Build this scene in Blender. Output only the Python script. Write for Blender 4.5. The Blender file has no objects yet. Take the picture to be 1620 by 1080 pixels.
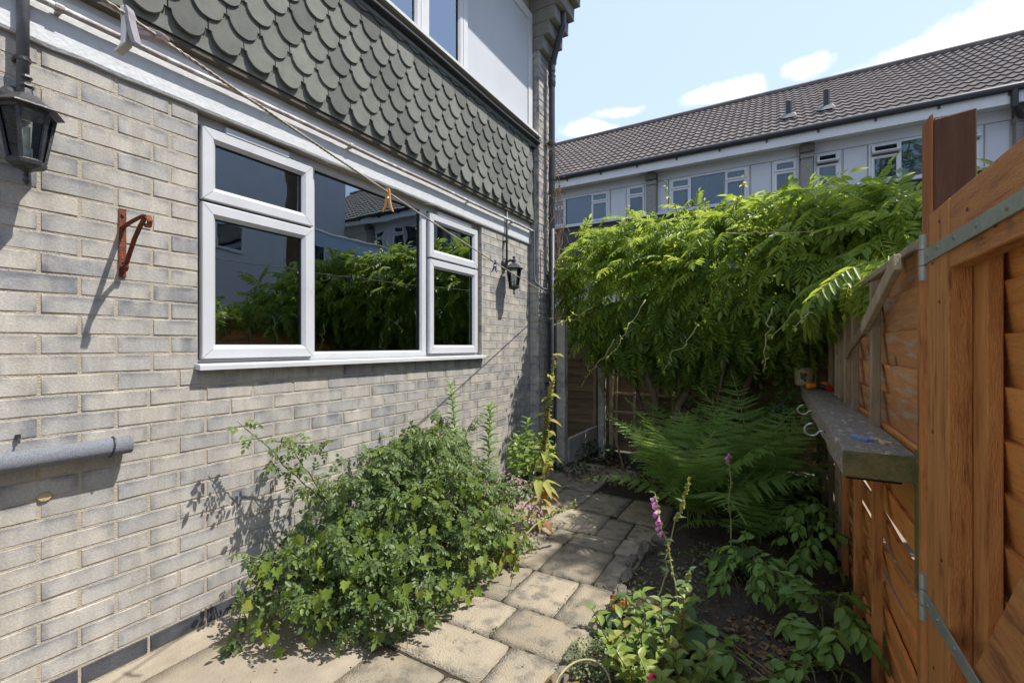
import bpy, bmesh, math, random
import numpy as np
from mathutils import Vector, Matrix, noise as mnoise
random.seed(7); RNG = np.random.default_rng(7)
R = math.radians
scene = bpy.context.scene
COL = scene.collection
CAMP = Vector((2.321, 0.0, 1.335))
YAW = 0.522556
# ------------------------------------------------------------------ camera
cd = bpy.data.cameras.new('camera'); cam = bpy.data.objects.new('camera', cd); COL.objects.link(cam)
cam.location = CAMP; cam.rotation_euler = (R(90), 0, YAW)
cd.sensor_width = 36; cd.lens = 36 * 724.15 / 1620; cd.shift_y = 6.56 / 1620
cd.clip_start = 0.02; cd.clip_end = 3000
scene.camera = cam
# ------------------------------------------------------------------ world, sun, exposure
SUN = Vector((1.0, 0.5, 2.0)).normalized()
SUN_EL = math.asin(SUN.z); SUN_AZ = math.atan2(SUN.x, SUN.y)
w = bpy.data.worlds.new('World'); scene.world = w; w.use_nodes = True
nt = w.node_tree; nt.nodes.clear(); N = nt.nodes.new; L = nt.links.new
out = N('ShaderNodeOutputWorld'); bg = N('ShaderNodeBackground'); sky = N('ShaderNodeTexSky')
sky.sky_type = 'NISHITA'; sky.sun_disc = False; sky.sun_elevation = SUN_EL; sky.sun_rotation = SUN_AZ
sky.air_density = 1.0; sky.dust_density = 1.2; sky.ozone_density = 1.0
sky.dust_density = .5; sky.ozone_density = 1.3
tc = N('ShaderNodeTexCoord'); nrmv = N('ShaderNodeVectorMath'); nrmv.operation = 'NORMALIZE'; L(tc.outputs['Generated'], nrmv.inputs[0])
def sky_dir(px, py):
    X = (px - 810) / 724.15; return Vector((-math.sin(YAW) + X * math.cos(YAW), math.cos(YAW) + X * math.sin(YAW), -(py - 546.56) / 724.15)).normalized()
CL = [(sky_dir(1560, 62), .15, .050), (sky_dir(1440, 92), .10, .030), (sky_dir(1620, 40), .14, .05), (sky_dir(1272, 108), .055, .022), (sky_dir(1160, 142), .075, .022), (sky_dir(1120, 152), .06, .016), (sky_dir(985, 178), .06, .015), (sky_dir(930, 205), .08, .02), (sky_dir(1900, 30), .3, .09)]
rs = random.Random(4)
for k in range(16):
    az = YAW * -1 + math.pi * (.55 + 1.0 * k / 11.); el = rs.uniform(.22, .85); CL.append((Vector((math.sin(az) * math.cos(el), math.cos(az) * math.cos(el), math.sin(el))), rs.uniform(.12, .3), rs.uniform(.05, .11)))
nz = N('ShaderNodeTexNoise'); nz.inputs['Scale'].default_value = 11; nz.inputs['Detail'].default_value = 8; nz.inputs['Roughness'].default_value = .58; L(nrmv.outputs[0], nz.inputs['Vector'])
last = None
for c, wd, ht in CL:
    a = N('ShaderNodeVectorMath'); a.operation = 'SUBTRACT'; L(nrmv.outputs[0], a.inputs[0]); a.inputs[1].default_value = c
    b = N('ShaderNodeVectorMath'); b.operation = 'MULTIPLY'; L(a.outputs[0], b.inputs[0]); b.inputs[1].default_value = (1 / wd, 1 / wd, 1 / ht)
    d = N('ShaderNodeVectorMath'); d.operation = 'LENGTH'; L(b.outputs[0], d.inputs[0])
    e = N('ShaderNodeMapRange'); e.inputs[1].default_value = 1.25; e.inputs[2].default_value = .2; L(d.outputs['Value'], e.inputs[0])
    if last is None: last = e.outputs[0]
    else:
        q = N('ShaderNodeMath'); q.operation = 'MAXIMUM'; L(last, q.inputs[0]); L(e.outputs[0], q.inputs[1]); last = q.outputs[0]
ns = N('ShaderNodeMath'); ns.operation = 'MULTIPLY_ADD'; ns.inputs[1].default_value = 1.9; ns.inputs[2].default_value = -.95; L(nz.outputs[0], ns.inputs[0])
sm = N('ShaderNodeMath'); sm.operation = 'ADD'; L(last, sm.inputs[0]); L(ns.outputs[0], sm.inputs[1])
cr = N('ShaderNodeMapRange'); cr.interpolation_type = 'SMOOTHSTEP'; cr.inputs[1].default_value = .30; cr.inputs[2].default_value = .85; L(sm.outputs[0], cr.inputs[0])
gt = N('ShaderNodeMath'); gt.operation = 'MULTIPLY'; L(cr.outputs[0], gt.inputs[0]); gm = N('ShaderNodeMapRange'); gm.inputs[2].default_value = .25; L(last, gm.inputs[0]); L(gm.outputs[0], gt.inputs[1])
veil = N('ShaderNodeMix'); veil.data_type = 'RGBA'; veil.inputs[0].default_value = .85; L(sky.outputs[0], veil.inputs[6]); veil.inputs[7].default_value = (1.48, 1.80, 2.55, 1)
mixc = N('ShaderNodeMix'); mixc.data_type = 'RGBA'; L(gt.outputs[0], mixc.inputs[0]); L(veil.outputs[2], mixc.inputs[6]); mixc.inputs[7].default_value = (3.3, 3.3, 3.35, 1)
L(mixc.outputs[2], bg.inputs[0]); bg.inputs[1].default_value = 0.15; L(bg.outputs[0], out.inputs[0])
sl = bpy.data.lights.new('sun', 'SUN'); sl.energy = 2.4; sl.angle = R(.53); sl.color = (1, .955, .88)
so = bpy.data.objects.new('sun', sl); COL.objects.link(so); so.rotation_euler = (-SUN).to_track_quat('-Z', 'Y').to_euler(); so.location = (6, 3, 12)
vs = scene.view_settings; vs.view_transform = 'Standard'; vs.look = 'None'; vs.exposure = 1.62; vs.gamma = 1; vs.use_curve_mapping = False
scene.render.engine = 'CYCLES'
scene.cycles.max_bounces = 8; scene.cycles.transparent_max_bounces = 12
# ------------------------------------------------------------------ materials
M = {}
def mat(name, c1, c2=None, scale=8, rough=.7, bump=0, bscale=None, stretch=(1, 1, 1), metal=0, spec=.4, rnd=0, c3=None, s3=2, t3=(.5, .65), detail=6, coat=0, knots=0):
    m = bpy.data.materials.new(name); m.use_nodes = True; nt = m.node_tree; nt.nodes.clear(); N = nt.nodes.new; L = nt.links.new
    o = N('ShaderNodeOutputMaterial'); p = N('ShaderNodeBsdfPrincipled'); L(p.outputs[0], o.inputs[0])
    p.inputs['Roughness'].default_value = rough; p.inputs['Metallic'].default_value = metal; p.inputs['Specular IOR Level'].default_value = spec
    if coat: p.inputs['Coat Weight'].default_value = coat
    c2 = c2 or c1
    tc = N('ShaderNodeTexCoord'); mp = N('ShaderNodeMapping'); mp.inputs['Scale'].default_value = stretch; L(tc.outputs['Object'], mp.inputs[0])
    oi = N('ShaderNodeObjectInfo'); va = N('ShaderNodeVectorMath'); va.operation = 'ADD'; L(mp.outputs[0], va.inputs[0])
    mm = N('ShaderNodeMath'); mm.operation = 'MULTIPLY'; mm.inputs[1].default_value = 37.; L(oi.outputs['Random'], mm.inputs[0]); L(mm.outputs[0], va.inputs[1])
    n1 = N('ShaderNodeTexNoise'); n1.inputs['Scale'].default_value = scale; n1.inputs['Detail'].default_value = detail; n1.inputs['Roughness'].default_value = .6; L(va.outputs[0], n1.inputs['Vector'])
    r1 = N('ShaderNodeMapRange'); r1.inputs[1].default_value = .3; r1.inputs[2].default_value = .7; L(n1.outputs[0], r1.inputs[0])
    mx = N('ShaderNodeMix'); mx.data_type = 'RGBA'; mx.inputs[6].default_value = (*c1, 1); mx.inputs[7].default_value = (*c2, 1); L(r1.outputs[0], mx.inputs[0])
    col = mx.outputs[2]
    if c3:
        n3 = N('ShaderNodeTexNoise'); n3.inputs['Scale'].default_value = s3; n3.inputs['Detail'].default_value = 8; n3.inputs['Roughness'].default_value = .65; L(va.outputs[0], n3.inputs['Vector'])
        r3 = N('ShaderNodeMapRange'); r3.inputs[1].default_value = t3[0]; r3.inputs[2].default_value = t3[1]; L(n3.outputs[0], r3.inputs[0])
        m3 = N('ShaderNodeMix'); m3.data_type = 'RGBA'; L(r3.outputs[0], m3.inputs[0]); L(col, m3.inputs[6]); m3.inputs[7].default_value = (*c3, 1); col = m3.outputs[2]
    if knots:
        vo = N('ShaderNodeTexVoronoi'); vo.inputs['Scale'].default_value = knots; wq = N('ShaderNodeVectorMath'); wq.operation = 'MULTIPLY_ADD'; nq = N('ShaderNodeTexNoise'); nq.inputs['Scale'].default_value = 6; L(tc.outputs['Object'], nq.inputs['Vector'])
        L(nq.outputs[1], wq.inputs[0]); wq.inputs[1].default_value = (.06, .06, .06); L(tc.outputs['Object'], wq.inputs[2]); L(wq.outputs[0], vo.inputs['Vector'])
        kr = N('ShaderNodeMapRange'); kr.inputs[1].default_value = .16; kr.inputs[2].default_value = .05; kr.inputs[4].default_value = .85; L(vo.outputs['Distance'], kr.inputs[0])
        mk = N('ShaderNodeMix'); mk.data_type = 'RGBA'; L(kr.outputs[0], mk.inputs[0]); L(col, mk.inputs[6]); mk.inputs[7].default_value = (.07, .022, .008, 1); col = mk.outputs[2]
    if rnd:
        hs = N('ShaderNodeHueSaturation'); rr = N('ShaderNodeMapRange'); rr.inputs[3].default_value = 1 - rnd; rr.inputs[4].default_value = 1 + rnd; L(oi.outputs['Random'], rr.inputs[0]); L(rr.outputs[0], hs.inputs['Value']); L(col, hs.inputs['Color']); col = hs.outputs[0]
    L(col, p.inputs['Base Color'])
    if bump:
        nb = N('ShaderNodeTexNoise'); nb.inputs['Scale'].default_value = bscale or scale * 4; nb.inputs['Detail'].default_value = 5; L(va.outputs[0], nb.inputs['Vector'])
        b = N('ShaderNodeBump'); b.inputs['Strength'].default_value = bump; b.inputs['Distance'].default_value = .01; L(nb.outputs[0], b.inputs['Height']); L(b.outputs[0], p.inputs['Normal'])
    M[name] = m; m['bsdf'] = p.name; return m
mat('mortar', (.355, .305, .235), (.42, .365, .285), 30, .95, .5, 180)
mat('white_paint', (.60, .61, .62), (.52, .53, .54), 25, .6, .22, 60, c3=(.45, .44, .40), s3=14, t3=(.6, .75))
mat('fascia_paint', (.66, .69, .71), (.58, .61, .62), 12, .6, .15, 60, c3=(.30, .30, .22), s3=5, t3=(.6, .8))
mat('pvc', (.56, .57, .59), (.50, .51, .53), 5, .3, 0, spec=.5, c3=(.40, .40, .38), s3=7, t3=(.62, .85))
mat('pvc_aged', (.60, .60, .60), (.54, .54, .54), 6, .4, 0)
mat('gasket', (.02, .02, .022), rough=.6)
mat('shingle', (.122, .126, .110), (.162, .165, .146), 14, .85, .5, 350, rnd=.30, c3=(.19, .195, .17), s3=160, t3=(.55, .7))
mat('lead', (.16, .18, .18), (.11, .12, .12), 20, .55, .2)
mat('dark_timber', (.07, .06, .05), (.11, .10, .07), 20, .85, .3)
mat('black_metal', (.022, .023, .026), (.05, .05, .055), 45, .42, .25, 120, c3=(.17, .17, .17), s3=35, t3=(.66, .8))
mat('black_pipe', (.025, .027, .032), (.045, .047, .052), 12, .38, .05)
mat('grey_pipe', (.11, .115, .13), (.16, .165, .18), 20, .5, .1, c3=(.26, .26, .26), s3=40, t3=(.64, .8))
mat('rail_paint', (.42, .37, .35), (.30, .24, .22), 30, .5, .3, c3=(.62, .6, .58), s3=9, t3=(.5, .6))
mat('rust', (.20, .055, .022), (.10, .03, .018), 60, .85, .5, 200, c3=(.30, .10, .04), s3=90, t3=(.55, .7))
mat('foam', (.13, .14, .165), (.33, .35, .385), 260, .95, .9, 420)
mat('concrete', (.44, .41, .35), (.33, .31, .26), 14, .95, .5, 120, c3=(.14, .15, .10), s3=5, t3=(.5, .7))
mat('concrete_floor', (.30, .255, .19), (.225, .19, .143), 9, .95, .6, 140, c3=(.24, .20, .15), s3=6, t3=(.52, .68))
mat('paving', (.335, .278, .197), (.228, .202, .157), 5, .95, 1., 130, rnd=.18, c3=(.12, .108, .085), s3=10, t3=(.50, .70))
mat('soil', (.035, .028, .021), (.075, .060, .043), 28, 1., 1., 90, c3=(.10, .075, .05), s3=50, t3=(.62, .72))
mat('ground', (.05, .045, .03), (.06, .075, .03), 2, 1., .5, 20)
mat('bark_chip', (.20, .12, .065), (.30, .20, .12), 40, .95, .3, rnd=.3)
mat('dead_leaf', (.17, .09, .04), (.25, .15, .07), 30, .8, 0)
mat('fence_board', (.76, .33, .09), (.58, .225, .055), 5, .72, .7, 40, knots=4.5, stretch=(3, 1, 9), rnd=.16, c3=(.17, .06, .02), s3=7, t3=(.60, .74))
mat('fence_board_aged', (.60, .29, .115), (.42, .185, .065), 5, .8, .6, 40, knots=4.5, stretch=(3, 1, 9), rnd=.16, c3=(.44, .36, .28), s3=4, t3=(.52, .66))
mat('gate_wood', (.70, .32, .10), (.50, .20, .055), 5, .66, .9, 60, knots=5, stretch=(8, 8, .9), rnd=.08, c3=(.19, .065, .022), s3=5, t3=(.55, .72))
mat('gate_wood_h', (.70, .32, .10), (.50, .20, .055), 5, .66, .9, 60, knots=5, stretch=(8, .9, 8), rnd=.08, c3=(.19, .065, .022), s3=5, t3=(.55, .72))
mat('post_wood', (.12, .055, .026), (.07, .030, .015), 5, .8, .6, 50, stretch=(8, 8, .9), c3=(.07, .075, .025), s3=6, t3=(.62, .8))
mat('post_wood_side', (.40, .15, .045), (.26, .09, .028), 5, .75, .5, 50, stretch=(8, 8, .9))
mat('grey_wood', (.40, .32, .22), (.26, .20, .135), 6, .9, .6, 50, stretch=(6, 6, .8), rnd=.2, c3=(.14, .15, .07), s3=4, t3=(.58, .75))
mat('shelf_wood', (.34, .30, .235), (.10, .085, .065), 9, .9, 1., 60, stretch=(4, 1.4, 4), c3=(.46, .42, .35), s3=9, t3=(.52, .64))
mat('shelf_end', (.20, .15, .07), (.11, .12, .035), 9, .9, .7, 60, c3=(.06, .085, .02), s3=7, t3=(.5, .65))
mat('trellis_wood', (.40, .32, .18), (.27, .22, .12), 8, .9, .5, c3=(.11, .12, .05), s3=6, t3=(.55, .7))
mat('panel_wood', (.27, .19, .11), (.17, .12, .07), 6, .9, .5, stretch=(.8, 4, 8), rnd=.2)
mat('galvanised', (.42, .46, .44), (.33, .36, .36), 14, .42, .15, metal=.55, c3=(.5, .53, .5), s3=30, t3=(.55, .7))
mat('steel', (.45, .45, .44), (.35, .34, .33), 30, .35, .1, metal=.8)
mat('rope', (.44, .40, .35), (.32, .28, .24), 90, .95, .6, 300)
mat('peg_wood', (.58, .30, .09), (.46, .22, .06), 30, .6, .1, stretch=(6, 6, 1))
mat('peg_pale', (.55, .46, .28), (.42, .34, .2), 30, .7, .1)
mat('peg_blue', (.03, .07, .24), (.04, .09, .30), 20, .4, 0)
mat('peg_lightblue', (.17, .27, .55), (.14, .22, .47), 20, .5, 0)
mat('peg_grey', (.30, .285, .30), (.22, .20, .215), 25, .6, .1)
mat('peg_mauve', (.24, .16, .17), (.36, .30, .31), 16, .6, .1)
mat('roof_tile', (.110, .091, .084), (.078, .065, .060), 1.8, .85, .3, 40, c3=(.15, .125, .11), s3=3.2, t3=(.5, .7))
mat('gutter_black', (.025, .025, .028), rough=.45)
mat('cream_render', (.48, .46, .42), (.43, .41, .38), 3, .8, .1)
mat('panel_white', (.50, .515, .545), (.46, .475, .505), 2, .55, 0)
mat('far_brick', (.26, .245, .22), (.19, .18, .17), 12, .95, .6, 14, stretch=(1, 1, 3.5))
mat('dark_hung', (.045, .045, .05), (.07, .07, .07), 8, .8, .3)
mat('room_dark', (.20, .17, .15), (.15, .13, .12), 2, .9)
mat('room_red', (.16, .035, .02), (.10, .025, .015), 5, .8)
mat('curtain', (.40, .66, .60), (.30, .52, .48), 6, .9, stretch=(1, 14, .3))
mat('net_curtain', (.45, .50, .55), (.34, .39, .44), 8, .9, stretch=(1, 14, .3))
mat('far_curtain', (.28, .36, .47), (.20, .27, .37), 5, .9, stretch=(14, 1, .3))
mat('far_blind', (.46, .50, .55), (.43, .47, .52), 4, .9)
mat('bark', (.13, .09, .055), (.075, .05, .03), 14, .95, .8, 60, stretch=(3, 3, .7))
mat('cane', (.16, .19, .06), (.12, .10, .045), 20, .7, .1)
mat('cane_pale', (.34, .34, .16), (.28, .25, .12), 20, .7, .1)
mat('dry_stem', (.30, .21, .12), (.20, .13, .07), 30, .9, .2)
mat('red_stem', (.17, .05, .03), (.12, .06, .03), 30, .6, .1)
mat('plastic_orange', (.70, .20, .015), (.6, .16, .01), 10, .35)
mat('plastic_red', (.45, .02, .015), rough=.35)
mat('plastic_black', (.02, .02, .02), rough=.4)
mat('ceramic', (.50, .42, .27), (.44, .36, .23), 10, .4)
mat('ceramic_print', (.07, .05, .03), rough=.4)
mat('bird_wire', (.06, .13, .07), rough=.5)
mat('awning', (.40, .52, .66), (.36, .47, .60), 2, .8)
mat('lamp_glass_white', (.55, .55, .52), rough=.3)
mat('moss_orange', (.30, .13, .02), (.15, .09, .02), 40, 1, .9, 120)
mat('edging_stone', (.17, .15, .12), (.09, .085, .065), 18, .95, .9, 70, c3=(.20, .12, .04), s3=12, t3=(.56, .7))
mat('plank_dark', (.018, .014, .01), (.04, .03, .02), 20, .95, .5)
mat('screw_plug', (.44, .35, .19), (.35, .27, .14), 30, .9, .3)
# brick: attribute data = (u along, v up, random)
def brick_mat(name, warm, grey, dark, k=1.):
    m = mat(name, warm, grey, 9, .85, .16, 160); nt = m.node_tree; N = nt.nodes.new; L = nt.links.new
    p = nt.nodes[m['bsdf']]
    at = N('ShaderNodeAttribute'); at.attribute_name = 'data'; sp = N('ShaderNodeSeparateColor'); L(at.outputs['Color'], sp.inputs[0])
    oi = N('ShaderNodeObjectInfo'); ad = N('ShaderNodeMath'); ad.operation = 'ADD'; L(sp.outputs[2], ad.inputs[0]); L(oi.outputs['Random'], ad.inputs[1])
    fr = N('ShaderNodeMath'); fr.operation = 'FRACT'; L(ad.outputs[0], fr.inputs[0])
    geo = N('ShaderNodeNewGeometry'); nn = N('ShaderNodeTexNoise'); nn.inputs['Scale'].default_value = 5.5; nn.inputs['Detail'].default_value = 7; L(geo.outputs['Position'], nn.inputs['Vector'])
    # warm vs grey by random and cloud
    a1 = N('ShaderNodeMath'); a1.operation = 'MULTIPLY_ADD'; a1.inputs[1].default_value = .55; L(fr.outputs[0], a1.inputs[0]); L(nn.outputs[0], a1.inputs[2])
    rr = N('ShaderNodeMapRange'); rr.inputs[1].default_value = .5; rr.inputs[2].default_value = 1.05; L(a1.outputs[0], rr.inputs[0])
    mx = N('ShaderNodeMix'); mx.data_type = 'RGBA'; mx.inputs[6].default_value = (*warm, 1); mx.inputs[7].default_value = (*grey, 1); L(rr.outputs[0], mx.inputs[0])
    # kiln-darkened top edges and ends, broken up by noise
    ev = N('ShaderNodeMapRange'); ev.inputs[1].default_value = .62; ev.inputs[2].default_value = 1.0; L(sp.outputs[1], ev.inputs[0])
    uu = N('ShaderNodeMath'); uu.operation = 'SUBTRACT'; uu.inputs[1].default_value = .5; L(sp.outputs[0], uu.inputs[0]); ua = N('ShaderNodeMath'); ua.operation = 'ABSOLUTE'; L(uu.outputs[0], ua.inputs[0])
    eu = N('ShaderNodeMapRange'); eu.inputs[1].default_value = .36; eu.inputs[2].default_value = .52; L(ua.outputs[0], eu.inputs[0])
    mxm = N('ShaderNodeMath'); mxm.operation = 'MAXIMUM'; L(ev.outputs[0], mxm.inputs[0]); L(eu.outputs[0], mxm.inputs[1])
    n2 = N('ShaderNodeTexNoise'); n2.inputs['Scale'].default_value = 11; n2.inputs['Detail'].default_value = 6; L(geo.outputs['Position'], n2.inputs['Vector'])
    r2 = N('ShaderNodeMapRange'); r2.inputs[1].default_value = .40; r2.inputs[2].default_value = .62; L(n2.outputs[0], r2.inputs[0])
    em = N('ShaderNodeMath'); em.operation = 'MULTIPLY'; L(mxm.outputs[0], em.inputs[0]); L(r2.outputs[0], em.inputs[1])
    # occasional overall smoky bricks
    sm = N('ShaderNodeMapRange'); sm.inputs[1].default_value = .74; sm.inputs[2].default_value = 1.0; sm.inputs[4].default_value = .7; L(fr.outputs[0], sm.inputs[0])
    e2 = N('ShaderNodeMath'); e2.operation = 'MULTIPLY'; L(sm.outputs[0], e2.inputs[0]); L(r2.outputs[0], e2.inputs[1])
    es = N('ShaderNodeMath'); es.operation = 'MULTIPLY_ADD'; es.inputs[1].default_value = .95; es.use_clamp = True; L(em.outputs[0], es.inputs[0]); L(e2.outputs[0], es.inputs[2])
    m2 = N('ShaderNodeMix'); m2.data_type = 'RGBA'; L(es.outputs[0], m2.inputs[0]); L(mx.outputs[2], m2.inputs[6]); m2.inputs[7].default_value = (*dark, 1)
    n4 = N('ShaderNodeTexNoise'); n4.inputs['Scale'].default_value = 120; n4.inputs['Detail'].default_value = 3; L(geo.outputs['Position'], n4.inputs['Vector'])
    r4 = N('ShaderNodeMapRange'); r4.inputs[1].default_value = .3; r4.inputs[2].default_value = .7; r4.inputs[3].default_value = .86; r4.inputs[4].default_value = 1.1; L(n4.outputs[0], r4.inputs[0])
    ms = N('ShaderNodeMapping'); ms.inputs['Scale'].default_value = (1, 7, .8); L(geo.outputs['Position'], ms.inputs[0])
    n5 = N('ShaderNodeTexNoise'); n5.inputs['Scale'].default_value = 2.2; n5.inputs['Detail'].default_value = 7; L(ms.outputs[0], n5.inputs['Vector'])
    r5 = N('ShaderNodeMapRange'); r5.inputs[1].default_value = .35; r5.inputs[2].default_value = .62; r5.inputs[3].default_value = .80; r5.inputs[4].default_value = 1.04; L(n5.outputs[0], r5.inputs[0])
    mv = N('ShaderNodeMath'); mv.operation = 'MULTIPLY'; L(r4.outputs[0], mv.inputs[0]); L(r5.outputs[0], mv.inputs[1])
    # pale limewash smears
    n6 = N('ShaderNodeTexNoise'); n6.inputs['Scale'].default_value = 7.5; n6.inputs['Detail'].default_value = 9; n6.inputs['Roughness'].default_value = .7; L(geo.outputs['Position'], n6.inputs['Vector'])
    r6 = N('ShaderNodeMapRange'); r6.inputs[1].default_value = .62; r6.inputs[2].default_value = .74; r6.inputs[4].default_value = .55; L(n6.outputs[0], r6.inputs[0])
    m6 = N('ShaderNodeMix'); m6.data_type = 'RGBA'; L(r6.outputs[0], m6.inputs[0]); L(m2.outputs[2], m6.inputs[6]); m6.inputs[7].default_value = (*[min(.62, c * 1.35) for c in warm], 1)
    hs = N('ShaderNodeHueSaturation'); L(mv.outputs[0], hs.inputs['Value']); L(m6.outputs[2], hs.inputs['Color']); L(hs.outputs[0], p.inputs['Base Color'])
brick_mat('brick', (.45, .415, .36), (.335, .325, .312), (.165, .17, .188))
brick_mat('plinth_brick', (.075, .078, .09), (.055, .058, .068), (.03, .03, .035))
def leaf_mat(name, dark, light, trans=.35, rough=.45, young=None):
    m = bpy.data.materials.new(name); m.use_nodes = True; nt = m.node_tree; nt.nodes.clear(); N = nt.nodes.new; L = nt.links.new
    o = N('ShaderNodeOutputMaterial'); p = N('ShaderNodeBsdfPrincipled'); t = N('ShaderNodeBsdfTranslucent'); mx = N('ShaderNodeMixShader'); mx.inputs[0].default_value = trans
    p.inputs['Roughness'].default_value = rough; p.inputs['Specular IOR Level'].default_value = .35
    at = N('ShaderNodeAttribute'); at.attribute_name = 'rnd'; oi = N('ShaderNodeObjectInfo')
    ad = N('ShaderNodeMath'); ad.operation = 'ADD'; L(at.outputs['Fac'], ad.inputs[0])
    rm = N('ShaderNodeMath'); rm.operation = 'MULTIPLY_ADD'; rm.inputs[1].default_value = .24; rm.inputs[2].default_value = -.12; L(oi.outputs['Random'], rm.inputs[0]); L(rm.outputs[0], ad.inputs[1])
    cr = N('ShaderNodeValToRGB'); e = cr.color_ramp.elements; e[0].position = 0; e[0].color = (*dark, 1); e[1].position = .8; e[1].color = (*light, 1)
    if young: q = cr.color_ramp.elements.new(.97); q.color = (*young, 1)
    L(ad.outputs[0], cr.inputs[0])
    geo = N('ShaderNodeNewGeometry'); nn = N('ShaderNodeTexNoise'); nn.inputs['Scale'].default_value = 60; L(geo.outputs['Position'], nn.inputs['Vector'])
    r4 = N('ShaderNodeMapRange'); r4.inputs[3].default_value = .75; r4.inputs[4].default_value = 1.25; L(nn.outputs[0], r4.inputs[0])
    hs = N('ShaderNodeHueSaturation'); L(r4.outputs[0], hs.inputs['Value']); L(cr.outputs[0], hs.inputs['Color'])
    L(hs.outputs[0], p.inputs['Base Color'])
    h2 = N('ShaderNodeHueSaturation'); h2.inputs['Hue'].default_value = .48; h2.inputs['Value'].default_value = 1.75; L(hs.outputs[0], h2.inputs['Color']); L(h2.outputs[0], t.inputs[0])
    L(p.outputs[0], mx.inputs[1]); L(t.outputs[0], mx.inputs[2]); L(mx.outputs[0], o.inputs[0]); M[name] = m
leaf_mat('lf_wisteria', (.055, .125, .018), (.23, .32, .04), .5, .38, (.42, .46, .07))
leaf_mat('lf_rose', (.045, .085, .034), (.15, .21, .052), .4, .42, (.18, .22, .04))
leaf_mat('lf_lobed', (.085, .150, .022), (.20, .26, .035), .4, .5, (.34, .28, .05))
leaf_mat('lf_fern', (.11, .21, .045), (.20, .32, .075), .45, .45)
leaf_mat('lf_foxglove', (.055, .105, .045), (.11, .17, .065), .3, .6)
leaf_mat('lf_yellow', (.24, .28, .06), (.36, .35, .08), .4, .6, (.33, .17, .05))
leaf_mat('lf_peony', (.095, .185, .038), (.17, .285, .055), .3, .4)
leaf_mat('lf_fuchsia', (.10, .175, .04), (.21, .285, .065), .35, .4, (.30, .30, .08))
leaf_mat('lf_ground', (.10, .15, .055), (.20, .25, .10), .3, .6)
leaf_mat('lf_dark', (.018, .045, .014), (.04, .085, .025), .2, .45)
leaf_mat('lf_dry', (.10, .055, .025), (.24, .16, .08), .2, .8)
leaf_mat('lf_bud', (.18, .22, .06), (.32, .34, .10), .3, .6)
leaf_mat('lf_pod', (.26, .30, .08), (.36, .36, .10), .4, .7, (.44, .22, .08))
leaf_mat('petal_pink', (.42, .16, .33), (.60, .34, .52), .35, .6)
leaf_mat('petal_purple', (.45, .10, .36), (.62, .30, .54), .35, .6)
leaf_mat('petal_magenta', (.35, .008, .06), (.5, .02, .12), .3, .5)
def glass_mat(name, ior=1.9, tint=.8, rough=.0, wav=.004):
    m = bpy.data.materials.new(name); m.use_nodes = True; nt = m.node_tree; nt.nodes.clear(); N = nt.nodes.new; L = nt.links.new
    o = N('ShaderNodeOutputMaterial'); g = N('ShaderNodeBsdfGlossy'); g.inputs['Roughness'].default_value = rough; g.inputs['Color'].default_value = (.80, .92, 1, 1)
    t = N('ShaderNodeBsdfTransparent'); t.inputs[0].default_value = (tint, tint * 1.02, tint, 1); fr = N('ShaderNodeFresnel'); fr.inputs[0].default_value = ior
    mx = N('ShaderNodeMixShader'); L(fr.outputs[0], mx.inputs[0]); L(t.outputs[0], mx.inputs[1]); L(g.outputs[0], mx.inputs[2]); L(mx.outputs[0], o.inputs[0])
    if wav:
        tc = N('ShaderNodeTexCoord'); nz = N('ShaderNodeTexNoise'); nz.inputs['Scale'].default_value = 3; L(tc.outputs['Object'], nz.inputs['Vector'])
        b = N('ShaderNodeBump'); b.inputs['Strength'].default_value = .3; b.inputs['Distance'].default_value = wav; L(nz.outputs[0], b.inputs['Height']); L(b.outputs[0], g.inputs['Normal'])
    M[name] = m
glass_mat('glass', 4.0, .9)
glass_mat('glass_far', 1.7, .7)
glass_mat('glass_lamp', 1.45, .93, .05, 0)
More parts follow.
